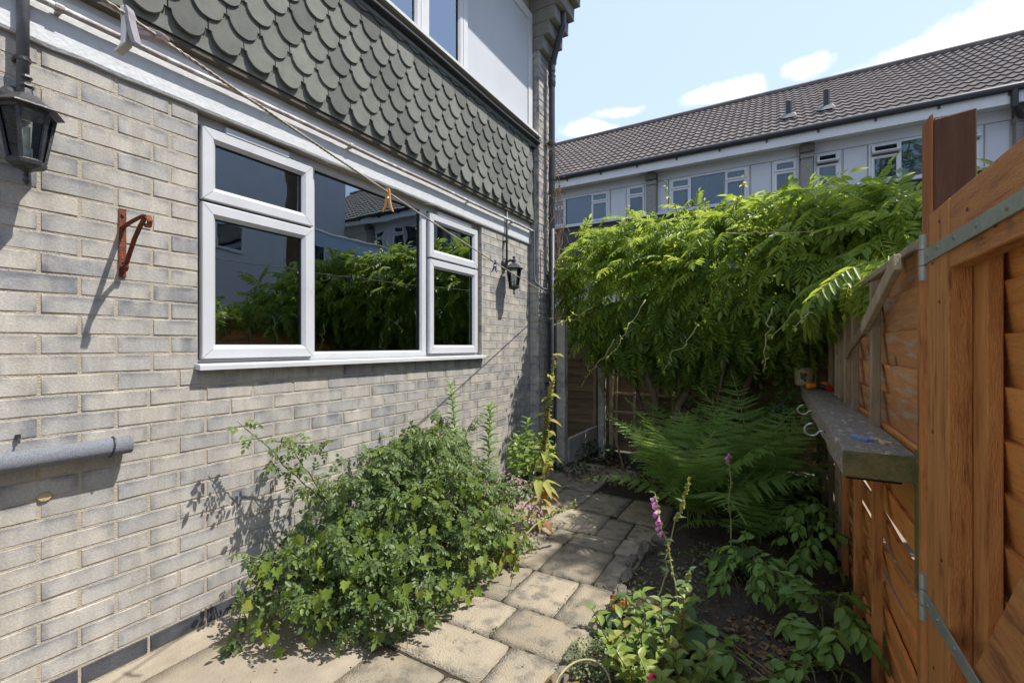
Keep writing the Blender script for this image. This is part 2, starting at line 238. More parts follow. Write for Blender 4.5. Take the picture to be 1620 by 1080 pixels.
# ------------------------------------------------------------------ object helpers
ORG = {}
def reg(o, parent, org):
    COL.objects.link(o)
    if parent: o.parent = parent
    ORG[o.name] = org
    return o
def thing(name, label, cat, loc=(0, 0, 0), group=None):
    o = bpy.data.objects.new(name, None); o.empty_display_size = .1; o.location = loc
    o['label'] = label; o['category'] = cat
    if group: o['group'] = group
    return reg(o, None, Vector(loc))
def tag(o, label, cat, group=None, kind=None):
    o['label'] = label; o['category'] = cat
    if group: o['group'] = group
    if kind: o['kind'] = kind
    return o
def org_of(parent):
    return ORG[parent.name] if parent else Vector((0, 0, 0))
class MB:
    def __init__(s): s.v = []; s.f = []
    def add(s, vs, fs):
        b = len(s.v); s.v += [tuple(p) for p in vs]; s.f += [tuple(b + i for i in q) for q in fs]; return s
    def box(s, x0, x1, y0, y1, z0, z1):
        return s.add([(x0, y0, z0), (x1, y0, z0), (x1, y1, z0), (x0, y1, z0), (x0, y0, z1), (x1, y0, z1), (x1, y1, z1), (x0, y1, z1)],
                     [(0, 3, 2, 1), (4, 5, 6, 7), (0, 1, 5, 4), (1, 2, 6, 5), (2, 3, 7, 6), (3, 0, 4, 7)])
    def beam(s, p0, p1, wd, ht, up=(0, 0, 1), taper=1.):
        p0 = Vector(p0); p1 = Vector(p1); d = (p1 - p0).normalized(); u = Vector(up); sd = d.cross(u)
        if sd.length < 1e-4: sd = d.cross(Vector((1, 0, 0)))
        sd.normalize(); u = sd.cross(d)
        vs = []
        for p, k in ((p0, 1.), (p1, taper)):
            for a, b in ((-1, -1), (1, -1), (1, 1), (-1, 1)): vs.append(p + sd * (a * wd / 2 * k) + u * (b * ht / 2 * k))
        return s.add(vs, [(0, 1, 2, 3), (7, 6, 5, 4), (0, 4, 5, 1), (1, 5, 6, 2), (2, 6, 7, 3), (3, 7, 4, 0)])
    def tube(s, pts, r, n=8, cap=True):
        pts = [Vector(p) for p in pts]; k = len(pts); rs = r if isinstance(r, (list, tuple)) else [r] * k
        vs = []; fs = []; u = None
        for i, p in enumerate(pts):
            d = (pts[min(i + 1, k - 1)] - pts[max(i - 1, 0)]).normalized()
            if u is None: u = d.orthogonal().normalized()
            u = (u - d * u.dot(d)); u = u.normalized() if u.length > 1e-6 else d.orthogonal().normalized()
            w_ = d.cross(u)
            for j in range(n):
                a = 2 * math.pi * j / n; vs.append(p + (u * math.cos(a) + w_ * math.sin(a)) * rs[i])
        for i in range(k - 1):
            for j in range(n): a = i * n + j; b = i * n + (j + 1) % n; fs.append((a, b, b + n, a + n))
        if cap: fs.append(tuple(range(n))[::-1]); fs.append(tuple((k - 1) * n + j for j in range(n)))
        return s.add(vs, fs)
    def lathe(s, prof, n=12, c=(0, 0, 0), rot=0):
        vs = []; fs = []; k = len(prof)
        for r, z in prof:
            for j in range(n): a = 2 * math.pi * j / n + rot; vs.append((c[0] + r * math.cos(a), c[1] + r * math.sin(a), c[2] + z))
        for i in range(k - 1):
            for j in range(n): a = i * n + j; b = i * n + (j + 1) % n; fs.append((a, b, b + n, a + n))
        fs.append(tuple(range(n))[::-1]); fs.append(tuple((k - 1) * n + j for j in range(n)))
        return s.add(vs, fs)
    def prism(s, poly, ax, t0, t1):
        # poly in the two axes other than ax
        def P(a, b, t): return {0: (t, a, b), 1: (a, t, b), 2: (a, b, t)}[ax]
        n = len(poly); vs = [P(a, b, t0) for a, b in poly] + [P(a, b, t1) for a, b in poly]
        return s.add(vs, [tuple(range(n))[::-1], tuple(range(n, 2 * n))] + [(i, (i + 1) % n, n + (i + 1) % n, n + i) for i in range(n)])
    def jitter(s, amt, sc=6.):
        s.v = [tuple(Vector(p) + mnoise.noise_vector(Vector(p) * sc) * amt) for p in s.v]; return s
    def mesh(s, name, org=Vector((0, 0, 0)), bevel=0, smooth=False, recalc=True, seg=1):
        bm = bmesh.new(); vv = [bm.verts.new(Vector(p) - org) for p in s.v]
        for q in s.f:
            try: bm.faces.new([vv[i] for i in q])
            except ValueError: pass
        if recalc: bmesh.ops.recalc_face_normals(bm, faces=bm.faces)
        if bevel:
            es = [e for e in bm.edges if len(e.link_faces) == 2 and e.calc_face_angle(0) > .6]
            bmesh.ops.bevel(bm, geom=es, offset=bevel, segments=seg, profile=.6, affect='EDGES', clamp_overlap=True)
        me = bpy.data.meshes.new(name); bm.to_mesh(me); bm.free()
        if smooth: me.shade_smooth()
        return me
    def build(s, name, m, parent=None, bevel=0, smooth=False, recalc=True, seg=1, loc=None):
        org = org_of(parent) if parent else Vector(loc or (0, 0, 0))
        me = s.mesh(name, org, bevel, smooth, recalc, seg); me.materials.append(M[m])
        o = bpy.data.objects.new(name, me)
        if not parent: o.location = org
        return reg(o, parent, org)
def inst(name, me, parent, loc, rot=None, scale=None):
    o = bpy.data.objects.new(name, me); o.location = Vector(loc) - org_of(parent)
    if rot is not None: o.rotation_euler = rot
    if scale is not None: o.scale = scale
    return reg(o, parent, Vector(loc))
def struct(o): o['kind'] = 'structure'; return o
def pix(p):
    v = Vector(p) - CAMP; Z = -v.x * math.sin(YAW) + v.y * math.cos(YAW); X = v.x * math.cos(YAW) + v.y * math.sin(YAW)
    return 810 + 724.15 * X / max(Z, .01), 546.56 - 724.15 * v.z / max(Z, .01), Z
# ---- numpy foliage: replicate leaf templates into one mesh
def np_mesh(name, V, F, rnd=None):
    me = bpy.data.meshes.new(name); V = np.asarray(V, np.float32); F = np.asarray(F, np.int32)
    me.vertices.add(len(V)); me.vertices.foreach_set('co', V.ravel()); k = F.shape[1]
    me.loops.add(F.size); me.loops.foreach_set('vertex_index', F.ravel())
    me.polygons.add(len(F)); me.polygons.foreach_set('loop_start', np.arange(0, F.size, k, dtype=np.int32)); me.polygons.foreach_set('loop_total', np.full(len(F), k, np.int32))
    if rnd is not None:
        a = me.attributes.new('rnd', 'FLOAT', 'POINT'); a.data.foreach_set('value', np.asarray(rnd, np.float32))
    me.update(calc_edges=True); return me
def frames(D, Nn):
    D = D / np.linalg.norm(D, axis=1, keepdims=True); X = np.cross(D, Nn); X /= np.linalg.norm(X, axis=1, keepdims=True) + 1e-9
    Z = np.cross(X, D); return np.stack([X, D, Z], axis=2)      # columns x, y(axis), z(normal)
def leaf_t(wd=.35, fold=.12, droop=.1):
    # unit leaf along +Y, two quads folded at the midrib
    return np.array([(0, 0, 0), (-wd * .8, .28, fold), (-wd * .75, .62, fold * .7 - droop * .4), (0, 1, -droop), (wd * .75, .62, fold * .7 - droop * .4), (wd * .8, .28, fold)], float), [(0, 3, 2, 1), (0, 5, 4, 3)]
def lobed_t(droop=.1):
    a = [(0, 0), (-.30, -.10), (-.50, .18), (-.34, .34), (-.42, .62), (-.18, .60), (0, 1), (.18, .60), (.42, .62), (.34, .34), (.50, .18), (.30, -.10)]
    v = [(x, y, abs(x) * .25 - droop * y * y) for x, y in a] + [(0, .35, -.03)]
    return np.array(v), [(12, i, i + 1, (i + 2) % 12) for i in range(0, 12, 2)]
def broad_t(wd=.4, fold=.12, droop=.3):
    L_ = [(.42, .10), (1., .36), (.80, .64), (.30, .88)]; mid = [0, .34, .68, 1.]
    z = lambda y: -droop * y * y
    V = [(0, y, z(y)) for y in mid]
    for sd in (-1, 1): V += [(sd * wd * a, y, fold * a + z(y)) for a, y in L_]
    F = [(0, 1, 5, 4), (1, 2, 6, 5), (2, 3, 7, 6), (0, 8, 9, 1), (1, 9, 10, 2), (2, 10, 11, 3)]
    return np.array(V, float), F
class Fol:
    def __init__(s): s.V = []; s.F = []; s.R = []; s.n = 0
    def put(s, T, F, mats, locs, scales, rnd):
        T = np.asarray(T, float); mats = np.asarray(mats); k = len(mats)
        if k == 0: return s
        V = np.einsum('kij,vj->kvi', mats, T) * np.asarray(scales).reshape(k, 1, 1) + np.asarray(locs).reshape(k, 1, 3)
        Fq = np.asarray(F, int)[None] + (np.arange(k) * len(T))[:, None, None] + s.n
        s.V.append(V.reshape(-1, 3)); s.F.append(Fq.reshape(-1, Fq.shape[-1])); s.R.append(np.repeat(np.asarray(rnd, float).reshape(k), len(T))); s.n += k * len(T); return s
    def one(s, T, F, D, Nn, loc, sc, rnd):
        return s.put(T, F, frames(np.array([D], float), np.array([Nn], float)), [loc], [sc], [rnd])
    def arrays(s): return np.concatenate(s.V), np.concatenate(s.F), np.concatenate(s.R)
    def mesh(s, name, org=(0, 0, 0)):
        V, F, Rr = s.arrays(); F = F.copy(); me = np_mesh(name, V - np.array(org), F, Rr); me.validate(); return me
    def build(s, name, m, parent=None, stuff=False, loc=None):
        org = org_of(parent) if parent else Vector(loc or (0, 0, 0)); me = s.mesh(name, org); me.materials.append(M[m]); o = bpy.data.objects.new(name, me)
        if not parent: o.location = org
        if stuff: o['kind'] = 'stuff'
        return reg(o, parent, org)
def compound(n_pairs, length, lw, ll, curve=.35, terminal=True, fold=.12, seed=0, start=.18, droop=.25, broad=False):
    """pinnate leaf along +Y with leaflet pairs; returns Fol in local space"""
    r = np.random.default_rng(seed); f = Fol()
    T, F = broad_t(lw, fold, .25) if broad else leaf_t(lw, fold)
    D = []; Nn = []; Lc = []; S = []; Rn = []
    for i in range(n_pairs):
        t = start + (1 - start) * i / max(1, n_pairs - (0 if terminal else 1)); y = length * t; z = -curve * length * t * t
        for sd in (-1, 1):
            sp = .95 + r.uniform(-.2, .2); D.append((sd * sp, .55 - .2 * (1 - t) + r.uniform(-.12, .12), -droop - curve * t + r.uniform(-.15, .1)))
            Nn.append((sd * .15 + r.uniform(-.2, .2), r.uniform(-.2, .2), 1)); Lc.append((0, y + r.uniform(-.01, .01) * length, z)); S.append(ll * (1 - .25 * abs(t - .55)) * r.uniform(.88, 1.1)); Rn.append(r.uniform(.2, .8))
    if terminal:
        D.append((r.uniform(-.15, .15), 1, -2 * curve)); Nn.append((0, 2 * curve, 1)); Lc.append((0, length, -curve * length)); S.append(ll * 1.1); Rn.append(r.uniform(.3, .9))
    f.put(T, F, frames(np.array(D), np.array(Nn)), Lc, S, Rn)
    # rachis: thin flat strips
    pts = [(0, length * t, -curve * length * t * t) for t in np.linspace(0, 1, 5)]
    for a, b in zip(pts[:-1], pts[1:]):
        wv = length * .008; f.put(np.array([(-wv, a[1], a[2]), (wv, a[1], a[2]), (wv * .8, b[1], b[2]), (-wv * .8, b[1], b[2])]), [(0, 1, 2, 3)], [np.eye(3)], [(0, 0, 0)], [1.], [.9])
    return f
def place_compounds(vars_, D, Nn, locs, scales, rnd):
    """join many compound leaves; vars_ list of (V,F,R)"""
    f = Fol(); K = len(D); pick = RNG.integers(0, len(vars_), K); Fm = frames(np.array(D), np.array(Nn)); locs = np.array(locs); scales = np.array(scales); rnd = np.array(rnd)
    for i, (V, F, Rv) in enumerate(vars_):
        ix = np.where(pick == i)[0]
        if len(ix) == 0: continue
        b = f.n; f.put(V, F, Fm[ix], locs[ix], scales[ix], rnd[ix])
        f.R[-1] = np.clip(f.R[-1] * .75 + np.tile(Rv, len(ix)) * .35 - .05, 0, 1)
    return f
def leaf_objects(name, vars_, D, Nn, locs, scales, rnd, m, parent, nbest=300):
    """the nbest that show largest as own objects sharing mesh data, the rest joined as stuff"""
    D = np.array(D, float); Nn = np.array(Nn, float); locs = np.array(locs, float); scales = np.array(scales); rnd = np.array(rnd)
    dist = np.array([pix(p)[2] for p in locs]); inview = np.array([0 < pix(p)[0] < 1620 and 0 < pix(p)[1] < 1080 for p in locs])
    front = np.einsum('ij,ij->i', Nn, np.array(CAMP) - locs) > 0
    score = scales / np.maximum(dist, .2) * np.where(inview, 1, .01) * np.where(front, 1, .7) * RNG.uniform(.7, 1.3, len(D))
    order = np.argsort(-score); best = order[:nbest]; rest = order[nbest:]
    mes = []
    for i, (V, F, Rv) in enumerate(vars_):
        for q in (.25, .5, .75):
            me = np_mesh(name + '_mesh', V, F, np.clip(Rv * .35 + q * .75 - .05, 0, 1)); me.materials.append(M[m]); me.validate(); mes.append(me)
    Fm = frames(D[best], Nn[best]); po = org_of(parent)
    for k, i in enumerate(best):
        o = bpy.data.objects.new(name, mes[RNG.integers(0, len(vars_)) * 3 + int(min(2, rnd[i] * 3))]); s = scales[i]; A = Fm[k]
        o.matrix_local = Matrix(((A[0][0] * s, A[0][1] * s, A[0][2] * s, locs[i][0] - po.x), (A[1][0] * s, A[1][1] * s, A[1][2] * s, locs[i][1] - po.y), (A[2][0] * s, A[2][1] * s, A[2][2] * s, locs[i][2] - po.z), (0, 0, 0, 1)))
        reg(o, parent, po)
    if len(rest):
        place_compounds(vars_, D[rest], Nn[rest], locs[rest], scales[rest], rnd[rest]).build('foliage', m, parent, stuff=True)
# ================================================================== GROUND, PAVING, SOIL
struct(MB().add([(-400, -400, -.09), (400, -400, -.09), (400, 400, -.09), (-400, 400, -.09)], [(0, 1, 2, 3)]).build('ground', 'ground'))
def sheet(x0, x1, y0, y1, nx, ny, fz):
    m = MB(); vs = [(x0 + (x1 - x0) * i / nx, y0 + (y1 - y0) * j / ny) for j in range(ny + 1) for i in range(nx + 1)]
    m.add([(x, y, fz(x, y)) for x, y in vs], [(j * (nx + 1) + i, j * (nx + 1) + i + 1, (j + 1) * (nx + 1) + i + 1, (j + 1) * (nx + 1) + i) for j in range(ny) for i in range(nx)]); return m
struct(sheet(.0, 1.9, -1.5, 5.7, 40, 140, lambda x, y: -.012 + .004 * mnoise.noise(Vector((x * 9, y * 9, 0)))).build('path_bedding', 'plank_dark', smooth=True, recalc=False))
def soil_z(x, y):
    e = min(1, max(0, (x - 1.56) / .12)); return -.03 + e * (.045 + .022 * mnoise.noise(Vector((x * 5, y * 5, 1))) + .012 * mnoise.noise(Vector((x * 17, y * 17, 3)))) - .05 * min(1, max(0, (x - 2.45) / .25))
struct(sheet(1.5, 2.76, .2, 5.75, 70, 300, soil_z).build('soil_bed', 'soil', smooth=True, recalc=False))
struct(sheet(2.86, 8.95, -4, 9.6, 12, 24, lambda x, y: -.06 + .003 * mnoise.noise(Vector((x, y, 0)))).build('added_patio', 'concrete_floor', recalc=False))  # pale ground added behind the fence to brighten its gaps and bounce light
pv = struct(MB().box(.25, .3, 4.9, 4.95, -.06, -.03).build('paving', 'paving'))
SL = [(.13, .79, .60, 1.49, 0), (.79, 1.16, .98, 1.49, 1), (1.16, 1.56, .98, 1.49, 1), (.13, .55, 1.5, 1.77, 1), (.55, .82, 1.5, 1.77, 1), (.82, 1.30, 1.5, 1.77, 1), (1.30, 1.58, 1.5, 1.77, 1),
      (.3, .85, 1.77, 2.05, 1), (.85, 1.18, 1.77, 2.05, 1), (1.18, 1.60, 1.77, 2.05, 1), (.4, 1.07, 2.05, 2.44, 1), (1.07, 1.37, 2.05, 2.44, 1), (1.37, 1.63, 2.05, 2.44, 1),
      (.4, .72, 2.44, 2.87, 1), (.72, 1.085, 2.44, 2.87, 1), (1.085, 1.43, 2.44, 2.88, 1), (1.43, 1.60, 2.44, 2.88, 1), (.55, .93, 2.87, 3.08, 1), (.93, 1.085, 2.87, 3.08, 1), (1.085, 1.41, 2.88, 3.09, 1), (1.41, 1.60, 2.88, 3.13, 1),
      (.3, .79, 3.08, 3.5, 1), (.79, 1.21, 3.09, 3.5, 1), (1.21, 1.41, 3.09, 3.45, 1), (1.41, 1.85, 3.13, 3.45, 1), (.12, .6, 3.5, 4.0, 1), (.6, .89, 3.5, 4.0, 1), (.89, 1.25, 3.52, 4.0, 1), (1.25, 1.62, 3.46, 4.0, 1),
      (.12, .55, 4.0, 4.5, 1), (.55, .88, 4.0, 4.5, 1), (.26, .7, 4.5, 4.95, 1), (.7, 1.08, 4.5, 4.9, 1), (-.0, .62, -.9, .6, 0), (.62, 1.16, .4, .98, 1), (1.16, 1.56, .4, .98, 1), (.62, 1.56, -.9, .4, 1)]
for x0, x1, y0, y1, k in SL:
    g = .006 if k else .003; x0 += g; x1 -= g; y0 += g; y1 -= g; n = 7; tz = random.uniform(-.003, .004); tx = random.uniform(-.008, .008); ty = random.uniform(-.006, .006)
    cx = (x0 + x1) / 2; cy = (y0 + y1) / 2; m = MB(); vs = []
    for j in range(n + 1):
        for i in range(n + 1):
            x = x0 + (x1 - x0) * i / n; y = y0 + (y1 - y0) * j / n; ed = min(i, j, n - i, n - j)
            p = Vector((x * 7, y * 7, 2)); jx = .006 * mnoise.noise(p * 2.3) * k; jy = .006 * mnoise.noise(p * 2.3 + Vector((9, 3, 1))) * k
            if (i in (0, n)) and (j in (0, n)): x += (cx - x) * .02 * k; y += (cy - y) * .02 * k
            vs.append((x + jx, y + jy, tz + tx * (x - cx) + ty * (y - cy) + .0022 * mnoise.noise(p * 1.4) - (.0025 if ed == 0 else 0)))
    m.add(vs, [(j * (n + 1) + i, j * (n + 1) + i + 1, (j + 1) * (n + 1) + i + 1, (j + 1) * (n + 1) + i) for j in range(n) for i in range(n)])
    per = [i for i in range(n + 1)] + [j * (n + 1) + n for j in range(1, n + 1)] + [n * (n + 1) + i for i in range(n - 1, -1, -1)] + [j * (n + 1) for j in range(n - 1, 0, -1)]
    b = len(m.v); m.v += [(m.v[i][0], m.v[i][1], -.05) for i in per]; m.f += [(per[q], b + q, b + (q + 1) % len(per), per[(q + 1) % len(per)]) for q in range(len(per))]
    o = m.build('slab', 'paving' if k else 'concrete_floor', pv, recalc=False, smooth=True)
# gutter of mortar against the wall
MB().add([(0, -.8, .016), (.05, -.8, -.004), (.14, -.8, -.006), (.0, 1.5, .015), (.05, 1.5, -.004), (.14, 1.5, -.006)], [(0, 1, 4, 3), (1, 2, 5, 4)]).build('mortar_fillet', 'concrete_floor', pv, recalc=False)
# ================================================================== HOUSE
house = thing('house', 'grey brick house with fish scale cladding and white framed window', 'house', (0, 2, 0))
Z0 = 1.335 - .4475 * .075            # joint line L0
def zc(k): return Z0 - k * .075      # top of course k is zc(k), bottom zc(k+1)
OY0, OY1, OZ0, OZ1 = 1.112, 3.476, zc(1), zc(-15)
YE = 4.42
wb = MB(); T = -.0022
wb.box(-.25, T, -4, OY0, -.1, OZ1).box(-.25, T, OY1, YE, -.1, OZ1).box(-.25, T, OY0, OY1, -.1, OZ0).box(-.25, -.002, -4, YE + .3, OZ1 + .0005, 6.1)
wall = wb.build('wall', 'mortar', house)
def brick_mesh(ln, ht, seed, ch=.0022):
    r = random.Random(seed); nx, nz = 6, 3; V = []; UV = []; F = []
    rows = [(-ht / 2 + ht * j / nz) for j in range(nz + 1)]; cols = [(-ln / 2 + ln * i / nx) for i in range(nx + 1)]
    nzv = lambda a, b, c: mnoise.noise(Vector((a * 18 + seed * 7.1, b * 18, c + seed)))
    tilt = r.uniform(-.0012, .0012); off = r.uniform(-.0012, .0012)
    for j, z in enumerate(rows):
        for i, y in enumerate(cols):
            ey = (ch if i == 0 else -ch if i == nx else 0); ez = (ch if j == 0 else -ch if j == nz else 0)
            V.append((off + tilt * y / ln * 2 + .0006 * nzv(y, z, 5), y + ey + .0016 * nzv(y, z, 1), z + ez + .0016 * nzv(y, z, 2)))
    F += [(j * (nx + 1) + i, j * (nx + 1) + i + 1, (j + 1) * (nx + 1) + i + 1, (j + 1) * (nx + 1) + i) for j in range(nz) for i in range(nx)]
    per = [i for i in range(nx + 1)] + [j * (nx + 1) + nx for j in range(1, nz + 1)] + [nz * (nx + 1) + i for i in range(nx - 1, -1, -1)] + [j * (nx + 1) for j in range(nz - 1, 0, -1)]
    base = len(V)
    for q in per:
        i = q % (nx + 1); j = q // (nx + 1); V.append((-.003, cols[i] + .0008 * nzv(cols[i], rows[j], 8), rows[j] + .0009 * nzv(cols[i], rows[j], 9)))
    n = len(per); F += [(per[q], base + q, base + (q + 1) % n, per[(q + 1) % n]) for q in range(n)]
    b2 = len(V); V += [(-.03, V[base + q][1], V[base + q][2]) for q in range(n)]; F += [(base + q, b2 + q, b2 + (q + 1) % n, base + (q + 1) % n) for q in range(n)]
    return V, F
def brick_data(me, V, ln, ht, rnd):
    a = me.attributes.new('data', 'FLOAT_COLOR', 'POINT'); d = []
    for p in V: d += [p[1] / ln + .5, p[2] / ht + .5, rnd, 1]
    a.data.foreach_set('color', d)
BM = {}
def brick_variant(kind, i):
    ln, ht = {'full': (.215, .066), 'half': (.1025, .066), 'mid': (.17, .066)}[kind]
    if (kind, i) not in BM:
        V, F = brick_mesh(ln, ht, i + 31 * len(kind)); me = bpy.data.meshes.new('brick'); me.from_pydata(V, [], [f[::-1] for f in F]); me.update()
        brick_data(me, V, ln, ht, (i * .137) % 1); me.materials.append(M['brick']); BM[(kind, i)] = (me, ln, V, F)
    return BM[(kind, i)]
bricks = []
def course(k, segs, ya, yb):
    """bricks of course k between joints (half-brick index list) within ya..yb"""
    j = [.5838 + .1125 * s for s in segs]; j = [y for y in j if ya + .02 < y < yb - .02]; j = [ya - .005] + j + [yb + .005]
    for a, b in zip(j[:-1], j[1:]):
        if b - a > .022: bricks.append((k, a + .005, b - .005))
for k in range(-15, 17):
    par = 1 if k % 2 == 0 else 0
    S = [s for s in range(-41, 36) if (s - par) % 2 == 0]
    if k < 1:
        Lq = [s for s in S if s < 2.5] + ([3.7] if par == 0 else [3.1])
        course(k, Lq, -.8, OY0 - (.0 if k else 0)); course(k, S, OY1, YE)
    else: course(k, S, -.8, YE)
def bscore(b):
    k, a, c = b; P = pix((0, (a + c) / 2, zc(k) - .0375)); q = pix((0, c, zc(k)))
    if not (-40 < P[0] < 1620 and -40 < P[1] < 1100): return -1
    hid = 1. if not (k > 6 and 1.5 < a < 3.4) else .25      # behind the bushes
    return (c - a) / P[2] ** 2 * hid
bs = sorted([b for b in bricks if b[0] < 16], key=bscore, reverse=True)
for b in bs[:300]:
    k, a, c = b; ln = c - a; kind = 'full' if ln > .19 else 'mid' if ln > .13 else 'half'
    me, l0, _, _ = brick_variant(kind, random.randrange(16)); inst('brick', me, wall, (0, (a + c) / 2, zc(k) - .0375), scale=(1, ln / l0, 1))
V = []; F = []; D = []
for k, a, c in bs[300:] + [b for b in bricks if b[0] == 16 and b[1] > 2.2]:
    ln = c - a; kind = 'full' if ln > .19 else 'mid' if ln > .13 else 'half'; me, l0, Vb, Fb = brick_variant(kind, random.randrange(16)); b0 = len(V); rn = random.random()
    for p in Vb: V.append((p[0], (a + c) / 2 + p[1] * ln / l0, zc(k) - .0375 + p[2])); D += [p[1] / l0 + .5, p[2] / .066 + .5, rn, 1]
    F += [tuple(b0 + i for i in f[::-1]) for f in Fb]
me = bpy.data.meshes.new('brickwork'); me.from_pydata([(x, y - 2, z) for x, y, z in V], [], F); at = me.attributes.new('data', 'FLOAT_COLOR', 'POINT'); at.data.foreach_set('color', D); me.materials.append(M['brick'])
o = bpy.data.objects.new('brickwork', me); reg(o, wall, ORG[house.name]); o['kind'] = 'stuff'
for k, a, c in [b for b in bricks if b[0] == 16 and b[1] <= 2.2]:
    Vb, Fb = brick_mesh(c - a, .066, random.randrange(999)); me = bpy.data.meshes.new('plinth_brick'); me.from_pydata(Vb, [], [f[::-1] for f in Fb]); brick_data(me, Vb, c - a, .066, random.random()); me.materials.append(M['plinth_brick'])
    inst('plinth_brick', me, wall, (0.001, (a + c) / 2, zc(16) - .040))
# ---- frame helpers (u along, v up, w outward)
def mapx(w0): return lambda u, v, w: (w0 + w, u, v)
def mapy(w0): return lambda u, v, w: (u, w0 - w, v)
def ubox(m, mp, u0, u1, v0, v1, w0, w1):
    P = [mp(u, v, w) for w in (w0, w1) for (u, v) in ((u0, v0), (u1, v0), (u1, v1), (u0, v1))]
    return m.add(P, [(0, 3, 2, 1), (4, 5, 6, 7), (0, 1, 5, 4), (1, 2, 6, 5), (2, 3, 7, 6), (3, 0, 4, 7)])
def ring(m, mp, u0, u1, v0, v1, prof):
    """prof: list of (inset, w); swept round the rectangle with mitred corners"""
    vs = []
    for ins, wv in prof:
        for u, v in ((u0 + ins, v0 + ins), (u1 - ins, v0 + ins), (u1 - ins, v1 - ins), (u0 + ins, v1 - ins)): vs.append(mp(u, v, wv))
    n = len(prof); return m.add(vs, [(a * 4 + i, a * 4 + (i + 1) % 4, ((a + 1) % n) * 4 + (i + 1) % 4, ((a + 1) % n) * 4 + i) for a in range(n) for i in range(4)])
def sash(parent, mp, u0, u1, v0, v1, fw=.062, w0=0., dep=.024, mt='pvc', glass='glass', name='sash'):
    m = ring(MB(), mp, u0, u1, v0, v1, [(0, w0), (0, w0 + dep - .004), (.004, w0 + dep), (fw - .018, w0 + dep), (fw - .014, w0 + dep - .003), (fw, w0 + dep - .016), (fw, w0 - .03), (.004, w0 - .03)])
    o = m.build(name, mt, parent)
    if dep > .025:
        ring(MB(), mp, u0 - .004, u1 + .004, v0 - .004, v1 + .004, [(0, w0 - .002), (0, w0 + .0015), (.006, w0 + .0015), (.006, w0 - .002)]).build('gap_shade', 'gasket', parent)  # dark ring stands in for the shadow gap between frame and sash
        q = MB()
        for (cu, cv, su, sv) in ((u0, v0, 1, 1), (u1, v0, -1, 1), (u1, v1, -1, -1), (u0, v1, 1, -1)):
            A = [(.003, dep + .0004), (fw - .018, dep + .0004)]; pts = []
            for d_, w_ in A:
                for e in (-.0006, .0006): pts.append(mp(cu + su * (d_ + e), cv + sv * (d_ - e), w0 + w_))
            pts2 = [mp(cu + su * (d_ + e), cv + sv * (d_ - e), w0 + w_ - .002) for d_, w_ in A for e in (-.0006, .0006)]
            q.add(pts + pts2, [(0, 1, 3, 2), (4, 6, 7, 5), (0, 2, 6, 4), (1, 5, 7, 3), (0, 4, 5, 1), (2, 3, 7, 6)])
        q.build('mitre', 'lead', parent)
    g = ring(MB(), mp, u0 + fw - .001, u1 - fw + .001, v0 + fw - .001, v1 - fw + .001, [(0, w0 + dep - .019), (.0055, w0 + dep - .021), (.0055, w0 - .01), (0, w0 - .01)]); g.build('gasket', 'gasket', parent)
    ubox(MB(), mp, u0 + fw, u1 - fw, v0 + fw, v1 - fw, w0 - .008, w0 - .002).build('pane', glass, parent)
# ---- ground floor window
win = MB(); WX = -.045; mp = mapx(WX)
FZ0, FZ1 = 1.252, 2.425; FY0, FY1 = OY0 + .004, OY1 - .006
YL, YR = 1.742, 2.742; ZT = 2.022
ring(win, mp, FY0, FY1, FZ0, FZ1, [(0, -.07), (0, .0), (.036, .0), (.036, -.07)])
ubox(win, mp, YL - .022, YL + .022, FZ0 + .036, FZ1 - .036, -.07, -.0005); ubox(win, mp, YR - .03, YR + .03, FZ0 + .036, FZ1 - .036, -.07, -.0005)
ubox(win, mp, FY0 + .036, YL - .022, ZT - .02, ZT + .02, -.07, -.001); ubox(win, mp, YR + .03, FY1 - .036, ZT - .02, ZT + .02, -.07, -.001)
window = win.build('window', 'pvc', house)
for (a, b) in ((FY0 + .022, YL - .006), (YR + .032, FY1 - .030)):
    sash(window, mp, a, b, ZT + .006, FZ1 - .050, .066, .001, .028); sash(window, mp, a, b, FZ0 + .020, ZT - .008, .066, .001, .028)
# fixed centre light
g = ring(MB(), mp, YL + .02, YR - .028, FZ0 + .034, FZ1 - .034, [(0, -.0), (.012, -.012), (.012, -.04), (0, -.04)]); g.build('glazing_bead', 'pvc', window)
g = ring(MB(), mp, YL + .0315, YR - .0395, FZ0 + .0455, FZ1 - .0455, [(0, -.013), (.006, -.015), (.006, -.036), (0, -.036)]); g.build('gasket', 'gasket', window)
ubox(MB(), mp, YL + .032, YR - .04, FZ0 + .046, FZ1 - .046, -.034, -.027).build('pane', 'glass', window)
for a, b in ((FY0 + .13, YL - .16), (YR + .13, FY1 - .14)):
    v = MB(); ubox(v, mp, a, b, FZ1 - .052, FZ1 - .020, .0, .032); v.build('trickle_vent', 'pvc', window, bevel=.002)
h = MB(); ubox(h, mp, YL - .052, YL - .035, 1.50, 1.58, -.055, -.045); h.tube([mp(YL - .044, 1.53, -.05), mp(YL - .047, 1.53, -.09), mp(YL - .052, 1.60, -.10), mp(YL - .05, 1.66, -.095)], [.008, .009, .009, .006], 6); h.build('handle', 'pvc', window, smooth=True)
sill = MB(); sill.add([(-.03, OY0 - .012, 1.2505), (.040, OY0 - .012, 1.247), (.046, OY0 - .012, 1.243), (.046, OY0 - .012, 1.222), (-.03, OY0 - .012, 1.2275), (-.03, OY1 + .015, 1.2505), (.040, OY1 + .015, 1.247), (.046, OY1 + .015, 1.243), (.046, OY1 + .015, 1.222), (-.03, OY1 + .015, 1.2275)],
                          [(0, 1, 2, 3, 4), (5, 9, 8, 7, 6), (0, 5, 6, 1), (1, 6, 7, 2), (2, 7, 8, 3), (3, 8, 9, 4), (4, 9, 5, 0)])
sill.build('sill', 'pvc', window)
